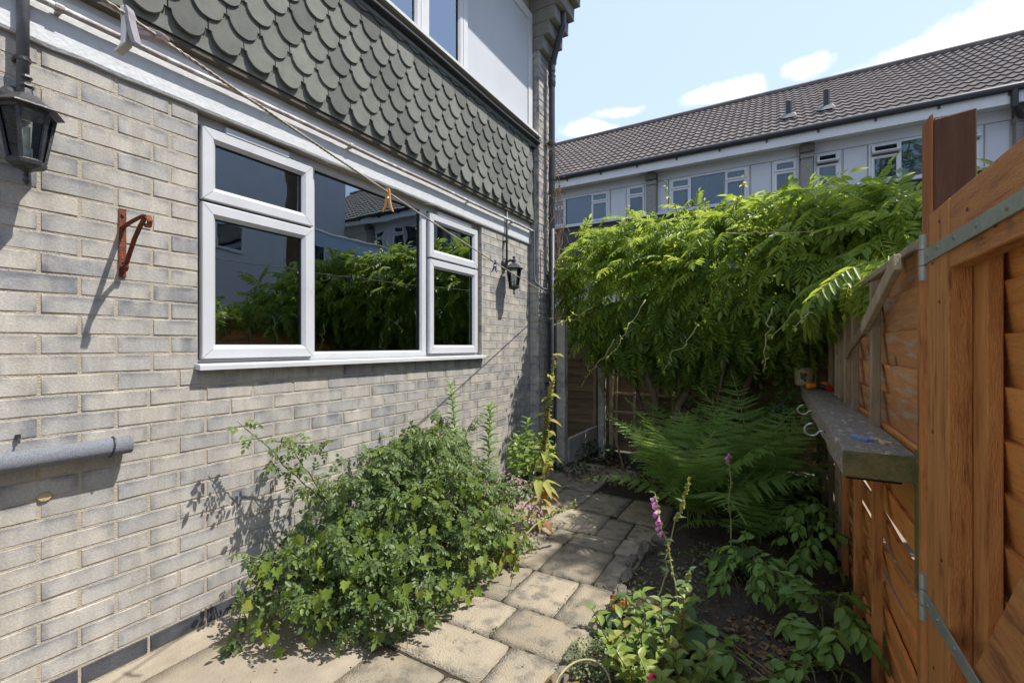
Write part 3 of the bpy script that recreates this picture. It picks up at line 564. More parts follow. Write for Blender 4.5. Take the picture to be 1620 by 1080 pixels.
rv = MB().box(-.2, -.002, OY1 + .0003, OY1 + .004, OZ0 + .02, OZ1).box(-.2, -.002, OY0 - .004, OY0 - .0003, OZ0 + .02, OZ1); rv.build('reveal', 'concrete', house)
# room behind the glass
rm = MB().add([(-.3, .9, .3), (-.3, 3.7, .3), (-3.2, 3.7, .3), (-3.2, .9, .3), (-.3, .9, 2.6), (-.3, 3.7, 2.6), (-3.2, 3.7, 2.6), (-3.2, .9, 2.6)], [(0, 1, 2, 3), (4, 7, 6, 5), (0, 3, 7, 4), (1, 5, 6, 2), (2, 6, 7, 3)])
rm.build('room', 'room_dark', house, recalc=False)
MB().box(-1.6, -1.1, 1.9, 3.2, .3, 1.42).build('cabinet', 'room_red', house, bevel=.01)
def drape(y0, y1, z0, z1, x, amp, n, name, m, par):
    q = MB(); k = n * 6; vs = []
    for i in range(k + 1):
        y = y0 + (y1 - y0) * i / k; xx = x + amp * math.sin(i / 6 * 2 * math.pi) + amp * .4 * math.sin(i * 1.7)
        vs += [(xx, y, z0), (xx, y, z1), (xx - .004, y, z0), (xx - .004, y, z1)]
    q.add(vs, [(4 * i, 4 * i + 4, 4 * i + 5, 4 * i + 1) for i in range(k)] + [(4 * i + 2, 4 * i + 3, 4 * i + 7, 4 * i + 6) for i in range(k)]); return q.build(name, m, par, smooth=True, recalc=False)
drape(3.08, 3.42, 1.2, 2.4, -.17, .012, 6, 'curtain', 'curtain', house)
drape(1.13, 1.19, 1.2, 2.4, -.17, .012, 2, 'curtain', 'net_curtain', house)
# ---- white beam, rail, fascia, shingles
bmv = []; nb = 130
for i in range(nb + 1):
    y = -1.2 + (YE - .004 + 1.2) * i / nb; q = .006 * mnoise.noise(Vector((y * 9, 0, 4))) + .003 * mnoise.noise(Vector((y * 31, 2, 4)))
    bmv += [(-.05, y, OZ1 + .004 + q), (.012 + q * .3, y, OZ1 + .003 + q), (.016, y, OZ1 + .014 + q * .6), (.016 + .0015 * mnoise.noise(Vector((y * 20, 5, 1))), y, 2.52), (.016, y, 2.624), (-.05, y, 2.624)]
m = MB(); m.add(bmv, [(6 * i + a, 6 * i + 6 + a, 6 * i + 6 + (a + 1) % 6, 6 * i + (a + 1) % 6) for i in range(nb) for a in range(6)] + [(0, 1, 2, 3, 4, 5), tuple(6 * nb + i for i in (5, 4, 3, 2, 1, 0))]); m.build('lintel_beam', 'white_paint', house)
MB().box(-.05, .008, -1.2, YE - .004, 2.6245, 2.70).build('fascia_board', 'fascia_paint', house)
MB().box(.0085, .050, -1.2, YE - .003, 2.655, 2.683).build('drip_batten', 'dark_timber', house, bevel=.004)
rl = MB().tube([(.042, y, 2.573 + .002 * math.sin(y * 5)) for y in np.linspace(-1.2, YE - .02, 40)], .0125, 10); rail = rl.build('cable_rail', 'rail_paint', house, smooth=True)
for y in (.62, 1.95, 3.2, 3.95):
    MB().box(.014, .046, y, y + .012, 2.552, 2.566).tube([(.042, y - .006, 2.573), (.042, y + .018, 2.573)], .0155, 10).build('clip', 'rail_paint', rail)
MB().box(-.002, .045, -1.2, YE + .0, 2.70, 3.49).build('cladding_board', 'dark_timber', house)
clad = MB().box(.0455, .0575, -1.2, YE - .01, 2.686, 2.80).build('shingle_cladding', 'shingle', house)
PW, EX = .162, .1175
prof = [(-.0785, .175), (-.0785, .0), (-.0785, -.0), (-.066, -.003)]
arc = [(-.066, -.012)] + [(.066 * math.sin(a), -.012 - .075 * (math.cos(a))) for a in np.linspace(-math.pi / 2, math.pi / 2, 13)] + [(.066, -.012)]
poly = [(-.0785, .175), (-.0785, .0), (-.067, .0)] + [(.067 * math.sin(a), -.068 * math.cos(a)) for a in np.linspace(-math.pi / 2 + .12, math.pi / 2 - .12, 13)] + [(.067, .0), (.0785, .0), (.0785, .175)]
shm = []
for q in range(4):
    rr = random.Random(q); m = MB(); m.prism([(a + .0008 * rr.uniform(-1, 1), b + .0012 * rr.uniform(-1, 1)) for a, b in poly], 0, -.006, .006); me = m.mesh('shingle', bevel=.0012); me.materials.append(M['shingle']); shm.append(me)
for r_ in range(7):
    zt = 2.711 + EX * r_; offy = 1.85 + (PW / 2 if r_ % 2 else 0)
    for c_ in range(-16, 18):
        y = offy + PW * c_
        if y < -.75 or y > YE - .02: continue
        top = .175 if r_ < 6 else .075
        sc = None
        if y > YE - .08: continue
        o = inst('shingle', shm[(r_ * 7 + c_ * 3) % 4], clad, (.0680, y, zt + .068), rot=(random.uniform(-.02, .02), -.100 + random.uniform(-.012, .012), 0), scale=(1, 1, 1) if r_ < 6 else (1, 1, .62))
MB().box(.0525, .084, -1.2, YE, 3.462, 3.498).build('flashing', 'lead', house, bevel=.006)
MB().box(.0525, .075, -1.2, YE, 3.4985, 3.575).build('backing_timber', 'dark_timber', house)
rl2 = MB().tube([(.105, y, 3.517 + .006 * math.sin(y * 3)) for y in np.linspace(-1.2, YE + .02, 40)], .017, 8); rl2.build('cable_conduit', 'black_pipe', house, smooth=True)
# ---- upper floor window strip
UZ0 = 3.60; UX = .05; mp = mapx(UX)
us = MB().add([(.0, -1.2, 3.613), (.125, -1.2, 3.60), (.13, -1.2, 3.595), (.13, -1.2, 3.573), (.0, -1.2, 3.577), (.0, YE + .02, 3.613), (.125, YE + .02, 3.60), (.13, YE + .02, 3.595), (.13, YE + .02, 3.573), (.0, YE + .02, 3.577)], [(0, 1, 2, 3, 4), (5, 9, 8, 7, 6), (0, 5, 6, 1), (1, 6, 7, 2), (2, 7, 8, 3), (3, 8, 9, 4), (4, 9, 5, 0)])
uw = MB(); 
for a in (-1.2, .9, 2.02, 2.60, 3.13, 4.30): ubox(uw, mp, a, a + (.06 if a < 4 else .085), UZ0 + .001, 4.86, -.06, .0)
ubox(uw, mp, -1.2, 4.385, 4.80, 4.90, -.061, .001)
uwin = uw.build('upper_window', 'pvc_aged', house); us.build('sill', 'pvc_aged', uwin)
for a, b in ((.96, 2.02), (2.08, 2.60)): sash(uwin, mp, a - .01, b + .01, 3.612, 4.30, .062, -.03, .026, 'pvc_aged'); sash(uwin, mp, a - .01, b + .01, 4.31, 4.80, .062, -.03, .026, 'pvc_aged')
sash(uwin, mp, 2.65, 3.14, 3.612, 4.80, .060, -.03, .026, 'pvc_aged')
pn = MB(); ubox(pn, mp, 3.185, 4.305, 3.606, 4.80, -.05, -.012); pn.build('panel', 'panel_white', uwin)
drape(2.66, 2.98, 3.6, 4.7, -.06, .010, 7, 'net_curtain', 'net_curtain', uwin); drape(1.0, 2.5, 3.6, 4.7, -.08, .012, 22, 'net_curtain', 'net_curtain', uwin)
MB().add([(-.26, -1.2, 3.55), (-.26, 4.4, 3.55), (-2.4, 4.4, 3.55), (-2.4, -1.2, 3.55), (-.26, -1.2, 5.3), (-.26, 4.4, 5.3), (-2.4, 4.4, 5.3), (-2.4, -1.2, 5.3)], [(0, 1, 2, 3), (4, 7, 6, 5), (0, 3, 7, 4), (1, 5, 6, 2), (2, 6, 7, 3)]).build('upper_room', 'room_dark', house, recalc=False)
# ---- pier with corbelled top
pier = MB().box(-.2, .105, YE + .003, YE + .33, -.1, 5.6).build('pier', 'mortar', house)
V = []
nco = int(5.55 / .075)
for k in range(nco):
    z = zc(17) + .075 * k + .0375
    for face in (0, 1):
        alt = (k + face) % 2
        if face == 0: rngs = [(-.002, .1085)]
        else: rngs = [(YE, YE + .1), (YE + .112, YE + .327)] if alt else [(YE, YE + .215), (YE + .227, YE + .327)]
        for a, b in rngs:
            ln = b - a; Vb, Fb = brick_mesh(ln, .066, random.randrange(9999)); me = bpy.data.meshes.new('pier_brick'); 
            me.from_pydata(Vb, [], [f[::-1] for f in Fb]); brick_data(me, Vb, ln, .066, random.random()); me.materials.append(M['brick'])
            if face == 0: o = inst('pier_brick', me, pier, ((a + b) / 2, YE, z), rot=(0, 0, -math.pi / 2))
            else: o = inst('pier_brick', me, pier, (.1085, (a + b) / 2, z))
for i, (e, zz) in enumerate(((.06, 4.52), (.13, 4.66), (.20, 4.80), (.27, 4.94), (.34, 5.08))):
    MB().box(-.2, .108 + e, YE - .01 - .004 * i, YE + .34 + .004 * i, zz, zz + .1385).build('corbel', 'far_brick', pier, bevel=.006)
MB().box(-.3, .62, -3, YE + .36, 5.22, 5.40).build('eaves', 'pvc_aged', house)
MB().box(-3.5, .0, -3, YE + .36, 5.41, 5.5).build('roof', 'roof_tile', house)
# ---- downpipes on the pier
dp = MB(); dx, dy = .175, YE + .19
dp.tube([(.33, YE + .16, 5.0), (.32, YE + .16, 4.80), (.22, YE + .18, 4.55), (dx, dy, 4.40), (dx, dy, -.02)], .034, 14)
for z in (4.36, 4.20, 3.16, 2.05): dp.tube([(dx, dy, z), (dx, dy, z + .10)], .040, 14)
for z in (4.30, 4.24, 4.22): dp.tube([(dx, dy, z), (dx, dy, z + .012)], .043, 14)
down = dp.build('downpipe', 'black_pipe', house, smooth=False)
for z in (3.55, 2.1, .9): MB().box(.108, .16, YE + .165, YE + .215, z, z + .03).tube([(dx, dy, z), (dx, dy, z + .03)], .039, 12).build('bracket', 'black_pipe', down)
MB().tube([(.055, YE - .03, 2.575), (.06, YE - .02, 2.56), (.06, YE - .015, 2.1), (.075, YE - .015, 2.02), (.15, YE + .0, 1.95), (.19, YE + .1, 1.935)], .011, 8).build('cable_conduit', 'grey_pipe', house, smooth=True)
sp = MB().tube([(.23, YE + .10, 2.6), (.23, YE + .10, -.02)], .016, 8); sp.build('waste_pipe', 'grey_pipe', house, smooth=True)
# far side and rear of the house mass
MB().box(-4, -.2501, -4, YE + .33, -.1, 5.6).box(-.2005, -.2, YE + .3305, YE + .3310, 0, .1).build('house_body', 'far_brick', house)
# ================================================================== THINGS ON THE HOUSE WALL
def lantern(loc, label, s=1., scalez=1.):
    x, y, z = loc    # wall mount point
    t = thing('wall_lantern', label, 'lantern', (0, y, z), 'black lanterns on the brick wall')
    MB().lathe([(.001, 0), (.058, 0), (.062, .006), (.055, .02), (.04, .028), (.001, .028)], 14).v
    b = MB(); b.lathe([(.001, 0), (.056, 0), (.060, .006), (.052, .020), (.036, .030), (.001, .030)], 14); b.v = [(p[2], y + p[0] * .85, z + p[1]) for p in b.v]; b.build('mount', 'black_metal', t, smooth=False)
    cx = .115 * s
    MB().tube([(.02, y, z + .005), (.05, y, z + .028), (.085, y, z + .030), (cx, y, z + .01)], [.014, .012, .012, .012], 8).build('arm', 'black_metal', t, smooth=True)
    n = 6; rt = math.pi / 6
    top = z - .045
    MB().lathe([(.001, .115), (.012, .112), (.016, .104), (.011, .097), (.009, .088), (.018, .080), (.020, .074), (.015, .066), (.018, .048), (.024, .044), (.036, .040), (.066, .012), (.094, -.002), (.098, -.008), (.080, -.012), (.076, -.020), (.001, -.021)], n, (cx, y, top), rt).build('roof', 'black_metal', t)
    MB().lathe([(.072, -.0205), (.072, -.030), (.066, -.030), (.066, -.0205)], n, (cx, y, top), rt)
    zb = top - .185; r1, r0 = .071, .044
    for i in range(n):
        a = rt + 2 * math.pi * i / n; MB().beam((cx + r1 * math.cos(a), y + r1 * math.sin(a), top - .02), (cx + r0 * math.cos(a), y + r0 * math.sin(a), zb), .010, .008, (math.cos(a), math.sin(a), 0)).build('glazing_bar', 'black_metal', t)
        a2 = rt + 2 * math.pi * (i + 1) / n; k = .93; P = [Vector((cx + r * k * math.cos(q), y + r * k * math.sin(q), zz)) for q, r, zz in ((a, r0, zb + .004), (a2, r0, zb + .004), (a2, r1, top - .022), (a, r1, top - .022))]
        nn = (P[1] - P[0]).cross(P[3] - P[0]).normalized() * .002; MB().add(P + [p - nn for p in P], [(0, 1, 2, 3), (7, 6, 5, 4), (0, 4, 5, 1), (1, 5, 6, 2), (2, 6, 7, 3), (3, 7, 4, 0)]).build('pane', 'glass_lamp', t)
    MB().lathe([(.001, -.075), (.006, -.072), (.011, -.060), (.006, -.048), (.009, -.042), (.005, -.034), (.018, -.024), (.040, -.016), (.050, -.008), (.052, .004), (.046, .010), (.001, .010)], n, (cx, y, zb), rt).build('base', 'black_metal', t)
    bu = MB().tube([(cx, y, zb + .01), (cx, y, zb + .05)], .014, 10); bu.tube([(cx - .01, y, zb + .05), (cx - .01, y, zb + .12)], .007, 8); bu.tube([(cx + .01, y, zb + .05), (cx + .01, y, zb + .12)], .007, 8); bu.build('bulb', 'lamp_glass_white', t, smooth=True)
    return t
lantern((0, .525, 2.185), 'large black hexagonal wall lantern on the brickwork at the left picture edge')
lantern((0, 3.868, 2.135), 'small black hexagonal wall lantern right of the white window, near the downpipe')
def conduit(y, z0, z1, r, label, m='grey_pipe', clips=()):
    t = thing('conduit_pipe', label, 'pipe', (0, y, z0), 'conduits feeding the lanterns'); MB().tube([(.034, y, z0), (.034, y, z1)], r, 12).build('pipe', m, t, smooth=True)
    for z in clips: MB().tube([(.034, y, z), (.034, y, z + .014)], r + .004, 12).box(.0, .03, y - .02, y + .02, z, z + .014).build('clip', 'black_metal', t)
conduit(.535, 2.20, 3.2, .0165, 'grey conduit running up the brickwork above the left lantern', 'grey_pipe', (2.33,))
conduit(3.868, 2.15, 2.70, .0105, 'thin black conduit dropping from the fascia to the right lantern', 'black_pipe', (2.35,))
# rusty hanging-basket bracket
t = thing('basket_bracket', 'rusty iron hanging basket bracket on the brickwork left of the window', 'bracket', (0, .828, 1.62))
by = .828
MB().box(.001, .006, by - .013, by + .013, 1.615, 1.895).build('back_plate', 'rust', t, bevel=.002)
def strip(pts, wd, th): return MB().add([p for q in pts for p in ((q[0], by - wd, q[1]), (q[0], by + wd, q[1]), (q[0] + th[0], by + wd, q[1] + th[1]), (q[0] + th[0], by - wd, q[1] + th[1]))],
        [(4 * i + a, 4 * i + 4 + a, 4 * i + 4 + (a + 1) % 4, 4 * i + (a + 1) % 4) for i in range(len(pts) - 1) for a in range(4)] + [(0, 1, 2, 3), tuple(4 * (len(pts) - 1) + i for i in (3, 2, 1, 0))])
arm = [(.006, 1.815), (.06, 1.825), (.14, 1.835), (.20, 1.838), (.23, 1.832), (.243, 1.812), (.235, 1.792), (.218, 1.790), (.212, 1.803)]
strip(arm, .009, (0, .004)).build('arm', 'rust', t)
st = [(.008, 1.655), (.03, 1.66), (.07, 1.71), (.11, 1.76), (.16, 1.805), (.20, 1.832)]
strip(st, .008, (.003, -.003)).build('stay', 'rust', t)
a2 = [(.006 + .018 + .018 * math.cos(q), 1.655 + .018 * math.sin(q)) for q in np.linspace(-2.6, 2.4, 12)]; strip(a2, .007, (.002, .002)).build('scroll', 'rust', t)
MB().tube([(.006, by, 1.87), (.012, by, 1.87)], .006, 8).tube([(.006, by, 1.635), (.012, by, 1.635)], .006, 8).build('screw', 'rust', t)
# lagged pipe along the wall
t = thing('lagged_pipe', 'grey foam lagged pipe on the brickwork at the left picture edge', 'pipe', (.05, .2, .9))
MB().tube([(.045, y, .935 - .02 * max(0, .5 - y) * 0) for y in np.linspace(-.9, .838, 24)], [.036 + .0008 * math.sin(i * 2.1) for i in range(24)], 16).build('foam_sleeve', 'foam', t, smooth=True)
MB().tube([(.045 + .0385 * math.cos(a), .775 + .012 * math.sin(a * .5), .935 + .0385 * math.sin(a)) for a in np.linspace(-1.2, 3.6, 18)], .0035, 6).build('tie', 'black_pipe', t, smooth=True)
MB().tube([(.045, .8385, .935), (.045, .8395, .935)], .012, 10).build('pipe_end', 'black_pipe', t)
# wooden plug and hook
tag(MB().lathe([(.001, .004), (.018, .004), (.021, .0), (.001, -.004)], 10).build('wall_plug', 'screw_plug', None), 'round pale filler plug in the brickwork under the lagged pipe', 'plug')
pl = bpy.data.objects['wall_plug']; pl.rotation_euler = (0, math.pi / 2, 0); pl.location = (.003, .598, .782); pl.scale = (.8, 1, 1)
tag(MB().box(.0, .012, .523, .535, 1.005, 1.022).tube([(.006, .529, 1.01), (.02, .529, 1.004), (.024, .529, .992)], .003, 6).build('cable_clip', 'black_metal', None, loc=(0, .53, 1.01)), 'tiny dark cable clip on the brickwork above the lagged pipe', 'clip')
# ================================================================== CLOTHES LINE AND PEGS
P0 = Vector((.165, 4.50, 1.905)); P1 = Vector((1.36, -.05, 1.985))
def rope_pt(s): p = P0.lerp(P1, s); p.z -= .03 * 4 * s * (1 - s); return p
m = MB(); npt = 260; st_ = 3
for k in range(st_):
    pts = []
    for i in range(npt + 1):
        s = i / npt; p = rope_pt(s); d = (P1 - P0).normalized(); u = d.cross(Vector((0, 0, 1))).normalized(); v = d.cross(u); a = s * 2 * math.pi * 95 + k * 2 * math.pi / st_
        pts.append(p + (u * math.cos(a) + v * math.sin(a)) * .0022)
    m.tube(pts, .0027, 5, False)
tag(m.build('clothes_line', 'rope', None, smooth=True, loc=P0), 'twisted grey clothes line strung from the downpipe towards the camera', 'rope')
MB().v
def peg(name, label, s, m1, ln=.085, ang=0, splay=.16, tilt=0, m2=None, wd=.010, low=False):
    p = rope_pt(s); t = thing(name, label, 'clothes peg', tuple(p), 'pegs hanging from the clothes line')
    d = (P1 - P0).normalized(); fx = Vector((-math.cos(YAW), -math.sin(YAW), 0)); rotm = Matrix.Rotation(tilt, 3, Vector((-math.sin(YAW), math.cos(YAW), 0)))
    for sd, mm in ((-1, m1), (1, m2 or m1)):
        a = []
        for k, (q, wv, off) in enumerate(((.016, .006, .003), (.004, .008, .0045), (-.010, .009, .0035), (-.035, .010, .006), (-.055, .009, .010), (-ln + .016, .006, .010 + splay * .06))):
            a.append((q, wv, off))
        pts = MB(); vs = []
        for q, wv, off in a:
            c = p + rotm @ (fx * (sd * off) + Vector((0, 0, q))); nrm = rotm @ (fx * (wv * .55)); dep = (rotm @ Vector((-math.sin(YAW), math.cos(YAW), 0))) * wd * .55
            vs += [c - nrm - dep, c + nrm - dep, c + nrm + dep, c - nrm + dep]
        n = len(a); pts.add(vs, [(4 * i + b, 4 * i + 4 + b, 4 * i + 4 + (b + 1) % 4, 4 * i + (b + 1) % 4) for i in range(n - 1) for b in range(4)] + [(0, 1, 2, 3), tuple(4 * (n - 1) + i for i in (3, 2, 1, 0))]); pts.build('jaw', mm, t, bevel=.0012)
    c = p + rotm @ Vector((0, 0, -.024)); dd = rotm @ Vector((-math.sin(YAW), math.cos(YAW), 0))
    MB().tube([c - dd * .007, c + dd * .007], .0055, 8).build('spring', 'steel', t, smooth=True)
    return t
def s_at(px):
    b = min(((abs(pix(rope_pt(i / 400))[0] - px), i / 400) for i in range(385)))[1]; return b
peg('clothes_peg', 'orange wooden clothes peg hanging on the line in front of the window', s_at(613), 'peg_wood', .092)
peg('clothes_peg', 'dark blue clothes peg on the line beside the small lantern', s_at(783), 'peg_blue', .085, tilt=.1)
peg('clothes_peg', 'grey and white plastic clothes peg hanging at the top left', s_at(206), 'peg_grey', .085, m2='pvc_aged', splay=.30, tilt=-.12, wd=.016)
peg('clothes_peg', 'mauve plastic clothes peg lying along the line at the top left', s_at(247), 'peg_mauve', .085, tilt=1.9, splay=.3, wd=.016)
# ================================================================== RIGHT FENCE
FX = 2.70
fence = thing('garden_fence', 'orange brown lapped board fence along the planting bed', 'fence', (FX, 3.6, 0))
FY_0, FY_1 = 1.80, 5.62
panels = [(FY_0, 3.62), (3.70, 5.55)]
nb_ = 14; bh = 1.62 / 13.2
for (a, b) in panels:
    for i in range(14):
        z0 = -.10 + bh * i + random.uniform(-.008, .008); z1 = z0 + bh + (.014 if i > 8 else random.choice((.014, .008, -.002))); m = MB(); k = 9; vs = []
        if i == 13: z1 = min(z1, 1.632)
        dm = random.uniform(-.006, .006)
        for q in range(k + 1):
            y = a + (b - a) * q / k; wv = .008 * mnoise.noise(Vector((y * 1.9, i * 3.3, a))) + .003 * mnoise.noise(Vector((y * 7, i, 9))); sag = .009 * mnoise.noise(Vector((y * 1.9, i * 1.7, 7))) + .003 * mnoise.noise(Vector((y * 9, i, 4)))
            vs += [(FX + .022 + dm + wv * .6, y, z0 + wv), (FX + .032 + dm + wv * .6, y, z0 + wv), (FX + .018 + dm + sag, y, z1 + sag), (FX + .003 + dm + sag, y, z1 + sag)]
        m.add(vs, [(4 * q + c, 4 * q + 4 + c, 4 * q + 4 + (c + 1) % 4, 4 * q + (c + 1) % 4) for q in range(k) for c in range(4)] + [(0, 1, 2, 3), tuple(4 * k + c for c in (3, 2, 1, 0))])
        m.build('board', 'fence_board' if i < 9 else 'fence_board_aged', fence)
for y, z0, z1, dw, mt in ((2.36, -.1, .95, .034, 'gate_wood'), (2.40, .99, 1.60, .034, 'grey_wood'), (2.97, .99, 1.585, .030, 'grey_wood'), (2.86, -.1, .95, .034, 'gate_wood'), (3.28, .99, 1.58, .030, 'grey_wood'), (3.34, -.1, .95, .034, 'gate_wood'),
                          (3.58, -.1, 1.60, .03, 'grey_wood'), (3.74, -.1, 1.60, .03, 'grey_wood'), (4.2, -.1, 1.6, .03, 'grey_wood'), (4.75, -.1, 1.6, .03, 'grey_wood'), (5.3, -.1, 1.6, .03, 'grey_wood')):
    MB().beam((FX - dw / 2 - .004, y, z0), (FX - dw / 2 - .004 + random.uniform(-.004, .004), y + random.uniform(-.02, .02), z1), .042, dw, (1, 0, 0)).build('batten', mt, fence, bevel=.003)
MB().box(FX - .022, FX + .006, 1.80, 3.60, 1.622, 1.648).box(FX - .022, FX + .006, 3.72, 5.55, 1.615, 1.641).build('capping', 'grey_wood', fence, bevel=.003)
for y in (3.66, 5.60): MB().box(FX + .005, FX + .09, y - .04, y + .04, -.1, 1.70).build('post', 'grey_wood', fence, bevel=.005)
MB().box(FX - .0, FX + .045, 1.803, 3.6, -.1, -.04).build('gravel_board', 'gate_wood_h', fence)
# loose broken rail leaning on the panel
bp = [Vector((FX - .045, 1.86, 1.60)), Vector((FX - .055, 2.15, 1.50)), Vector((FX - .05, 2.45, 1.41)), Vector((FX - .06, 2.8, 1.31)), Vector((FX - .05, 3.0, 1.27))]
m = MB().beam(bp[0], bp[2], .022, .055, (0, .3, 1)); tag(m.build('loose_rail', 'grey_wood', None, bevel=.003, loc=bp[2]), 'split weathered rail leaning diagonally across the upper fence boards', 'rail')
m = MB().tube([bp[2] + Vector((0, .02, -.005)), bp[3] + Vector((0, 0, .01)), bp[4]], [.018, .014, .011], 5); tag(m.build('broken_stick', 'grey_wood', None, loc=bp[3]), 'short broken stick on the fence below the split rail', 'stick')
# ---- gate post and gate
post = thing('gate_post', 'tall dark brown gate post rising above the fence', 'post', (2.76, 1.83, 0))
pz = MB(); pz.add([(2.7215, 1.772, -.1), (2.813, 1.772, -.1), (2.813, 1.868, -.1), (2.7215, 1.868, -.1), (2.7215, 1.772, 1.995), (2.813, 1.772, 2.006), (2.813, 1.868, 2.03), (2.7215, 1.868, 2.026)], [(0, 3, 2, 1), (4, 5, 6, 7), (0, 1, 5, 4), (1, 2, 6, 5), (2, 3, 7, 6), (3, 0, 4, 7)])
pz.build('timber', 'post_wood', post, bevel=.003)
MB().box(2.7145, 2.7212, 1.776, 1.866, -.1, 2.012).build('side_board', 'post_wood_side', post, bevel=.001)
MB().box(2.690, 2.714, 1.765, 1.803, -.1, 1.62).build('stop_batten', 'gate_wood', post, bevel=.003)
MB().beam((2.689, 1.80, .60), (2.689, 1.80, 1.02), .006, .028, (0, 1, 0)).build('mossy_strip', 'shelf_end', post)
gate = thing('garden_gate', 'orange brown braced board gate with galvanised strap hinges', 'gate', (2.72, 1.2, 0))
GY0, GY1 = .50, 1.722
MB().box(2.694, 2.740, 1.532, GY1, .02, 1.703).build('stile', 'gate_wood', gate, bevel=.003)
MB().box(2.694, 2.740, GY0, GY0 + .12, .02, 1.69).build('stile', 'gate_wood', gate, bevel=.003)
MB().add([(2.696, .62, 1.528), (2.738, .62, 1.528), (2.738, 1.531, 1.528), (2.696, 1.531, 1.528), (2.696, .62, 1.698), (2.738, .62, 1.698), (2.738, 1.531, 1.705), (2.696, 1.531, 1.705)], [(0, 3, 2, 1), (4, 5, 6, 7), (0, 1, 5, 4), (1, 2, 6, 5), (2, 3, 7, 6), (3, 0, 4, 7)]).jitter(.002).build('rail', 'gate_wood_h', gate, bevel=.003)
MB().box(2.696, 2.744, .62, 1.531, .36, .50).build('rail', 'gate_wood_h', gate, bevel=.003)
MB().box(2.7405, 2.768, 1.45, 1.56, .02, 1.66).build('inner_stile', 'gate_wood', gate, bevel=.002)
for i in range(14):
    z0 = .02 + .121 * i; m = MB(); vs = []; k = 6
    for q in range(k + 1):
        y = GY0 + (1.56 - GY0) * q / k; wv = .004 * mnoise.noise(Vector((y * 3, i * 2.2, 3)))
        vs += [(2.786 + wv, y, z0 + wv), (2.796 + wv, y, z0 + wv), (2.784, y, z0 + .131 + wv), (2.770, y, z0 + .131 + wv)]
    m.add(vs, [(4 * q + c, 4 * q + 4 + c, 4 * q + 4 + (c + 1) % 4, 4 * q + (c + 1) % 4) for q in range(k) for c in range(4)] + [(0, 1, 2, 3), tuple(4 * k + c for c in (3, 2, 1, 0))]); m.build('board', 'fence_board', gate)
MB().beam((2.727, 1.44, .44), (2.727, .70, 1.45), .052, .13, (0, 1, 1)).build('brace', 'gate_wood_h', gate, bevel=.003)
for zc_, tp in ((1.588, 1), (.612, 0)):
    hg = MB(); hg.prism([(1.722, zc_ - .021), (1.722, zc_ + .021), (1.0, zc_ + .016), (.98, zc_), (1.0, zc_ - .016)], 0, 2.689, 2.6935); ho = hg.build('strap_hinge', 'galvanised', gate, bevel=.0008)
    MB().tube([(2.692, 1.738, zc_ - .066), (2.692, 1.738, zc_ - .024)], .0115, 12).tube([(2.692, 1.738, zc_ - .0215), (2.692, 1.738, zc_ + .0215)], .0115, 12).tube([(2.692, 1.738, zc_ + .024), (2.692, 1.738, zc_ + .066)], .0115, 12).build('knuckle', 'galvanised', ho)
    for y in (1.69, 1.60, 1.47, 1.33, 1.18):
        MB().tube([(2.6892, y, zc_ + .004 * math.sin(y * 40)), (2.6865, y, zc_ + .004 * math.sin(y * 40))], .006, 8).build('bolt', 'steel', ho)
for y_, z_ in ((1.60, 1.66), (1.66, 1.56), (1.60, 1.45), (1.66, 1.10), (1.58, .78), (1.65, .46), (1.62, .40), (1.40, 1.64), (1.25, 1.57), (1.10, 1.66), (1.45, .43)):
    MB().tube([(2.6938, y_, z_), (2.6922, y_, z_)], .0045, 7).build('nail', 'rust', gate)
# ---- shelf
shelf = thing('plank_shelf', 'thick weathered timber shelf on the fence with mossy end grain', 'shelf', (2.6, 3.2, 1.0))
m = MB(); k = 24; vs = []
for q in range(k + 1):
    y = 1.80 + 2.98 * q / k; a = .003 * mnoise.noise(Vector((y * 6, 1, 1))); x0 = 2.505 + .006 * mnoise.noise(Vector((y * 4, 3, 3)))
    vs += [(x0, y, .918 + a), (2.690, y, .918 + a), (2.690, y, 1.004 + a), (x0 + .004, y, 1.000 + a)]
m.add(vs, [(4 * q + c, 4 * q + 4 + c, 4 * q + 4 + (c + 1) % 4, 4 * q + (c + 1) % 4) for q in range(k) for c in range(4)] + [tuple(4 * k + c for c in (3, 2, 1, 0)), (0, 1, 2, 3)])
m.build('plank', 'shelf_wood', shelf, bevel=.003)
MB().box(2.507, 2.689, 1.7965, 1.7985, .921, 1.000).build('end_grain', 'shelf_end', shelf)
for y in (3.0, 4.1): MB().box(2.62, 2.688, y, y + .04, .79, .9175).build('bearer', 'grey_wood', shelf)
MB().box(2.52, 2.66, 1.83, 4.7, .905, .9172).build('under_batten', 'plank_dark', shelf)
for y, nm in ((2.40, 'steel hook screwed into the front edge of the shelf, nearer one'), (3.12, 'steel hook screwed into the front edge of the shelf, farther one')):
    x = 2.503; R_ = .026
    m = MB().tube([(x + .01, y, .962), (x - .012, y, .962), (x - .022, y, .958)] + [(x - .045 + R_ * math.cos(a), y, .966 + R_ * math.sin(a)) for a in np.linspace(-.4, -4.9, 14)], .0048, 7); tag(m.build('screw_hook', 'steel', None, smooth=True, loc=(x, y, .96)), nm, 'hook', 'hooks along the shelf edge')
def lying_peg(c, yaw, mt, label):
    t = thing('clothes_peg', label, 'clothes peg', c, 'pegs lying on the shelf'); d = Vector((math.cos(yaw), math.sin(yaw), 0)); sd = Vector((-d.y, d.x, 0)); c = Vector(c)
    for q in (-1, 1): MB().beam(c + sd * (q * .006) - d * .045 + Vector((0, 0, .007)), c + sd * (q * (.009)) + d * .04 + Vector((0, 0, .007)), .008, .012).build('jaw', mt, t, bevel=.0015)
    MB().tube([c - sd * .013 + d * .004 + Vector((0, 0, .008)), c + sd * .013 + d * .004 + Vector((0, 0, .008))], .006, 8).build('spring', 'steel', t)
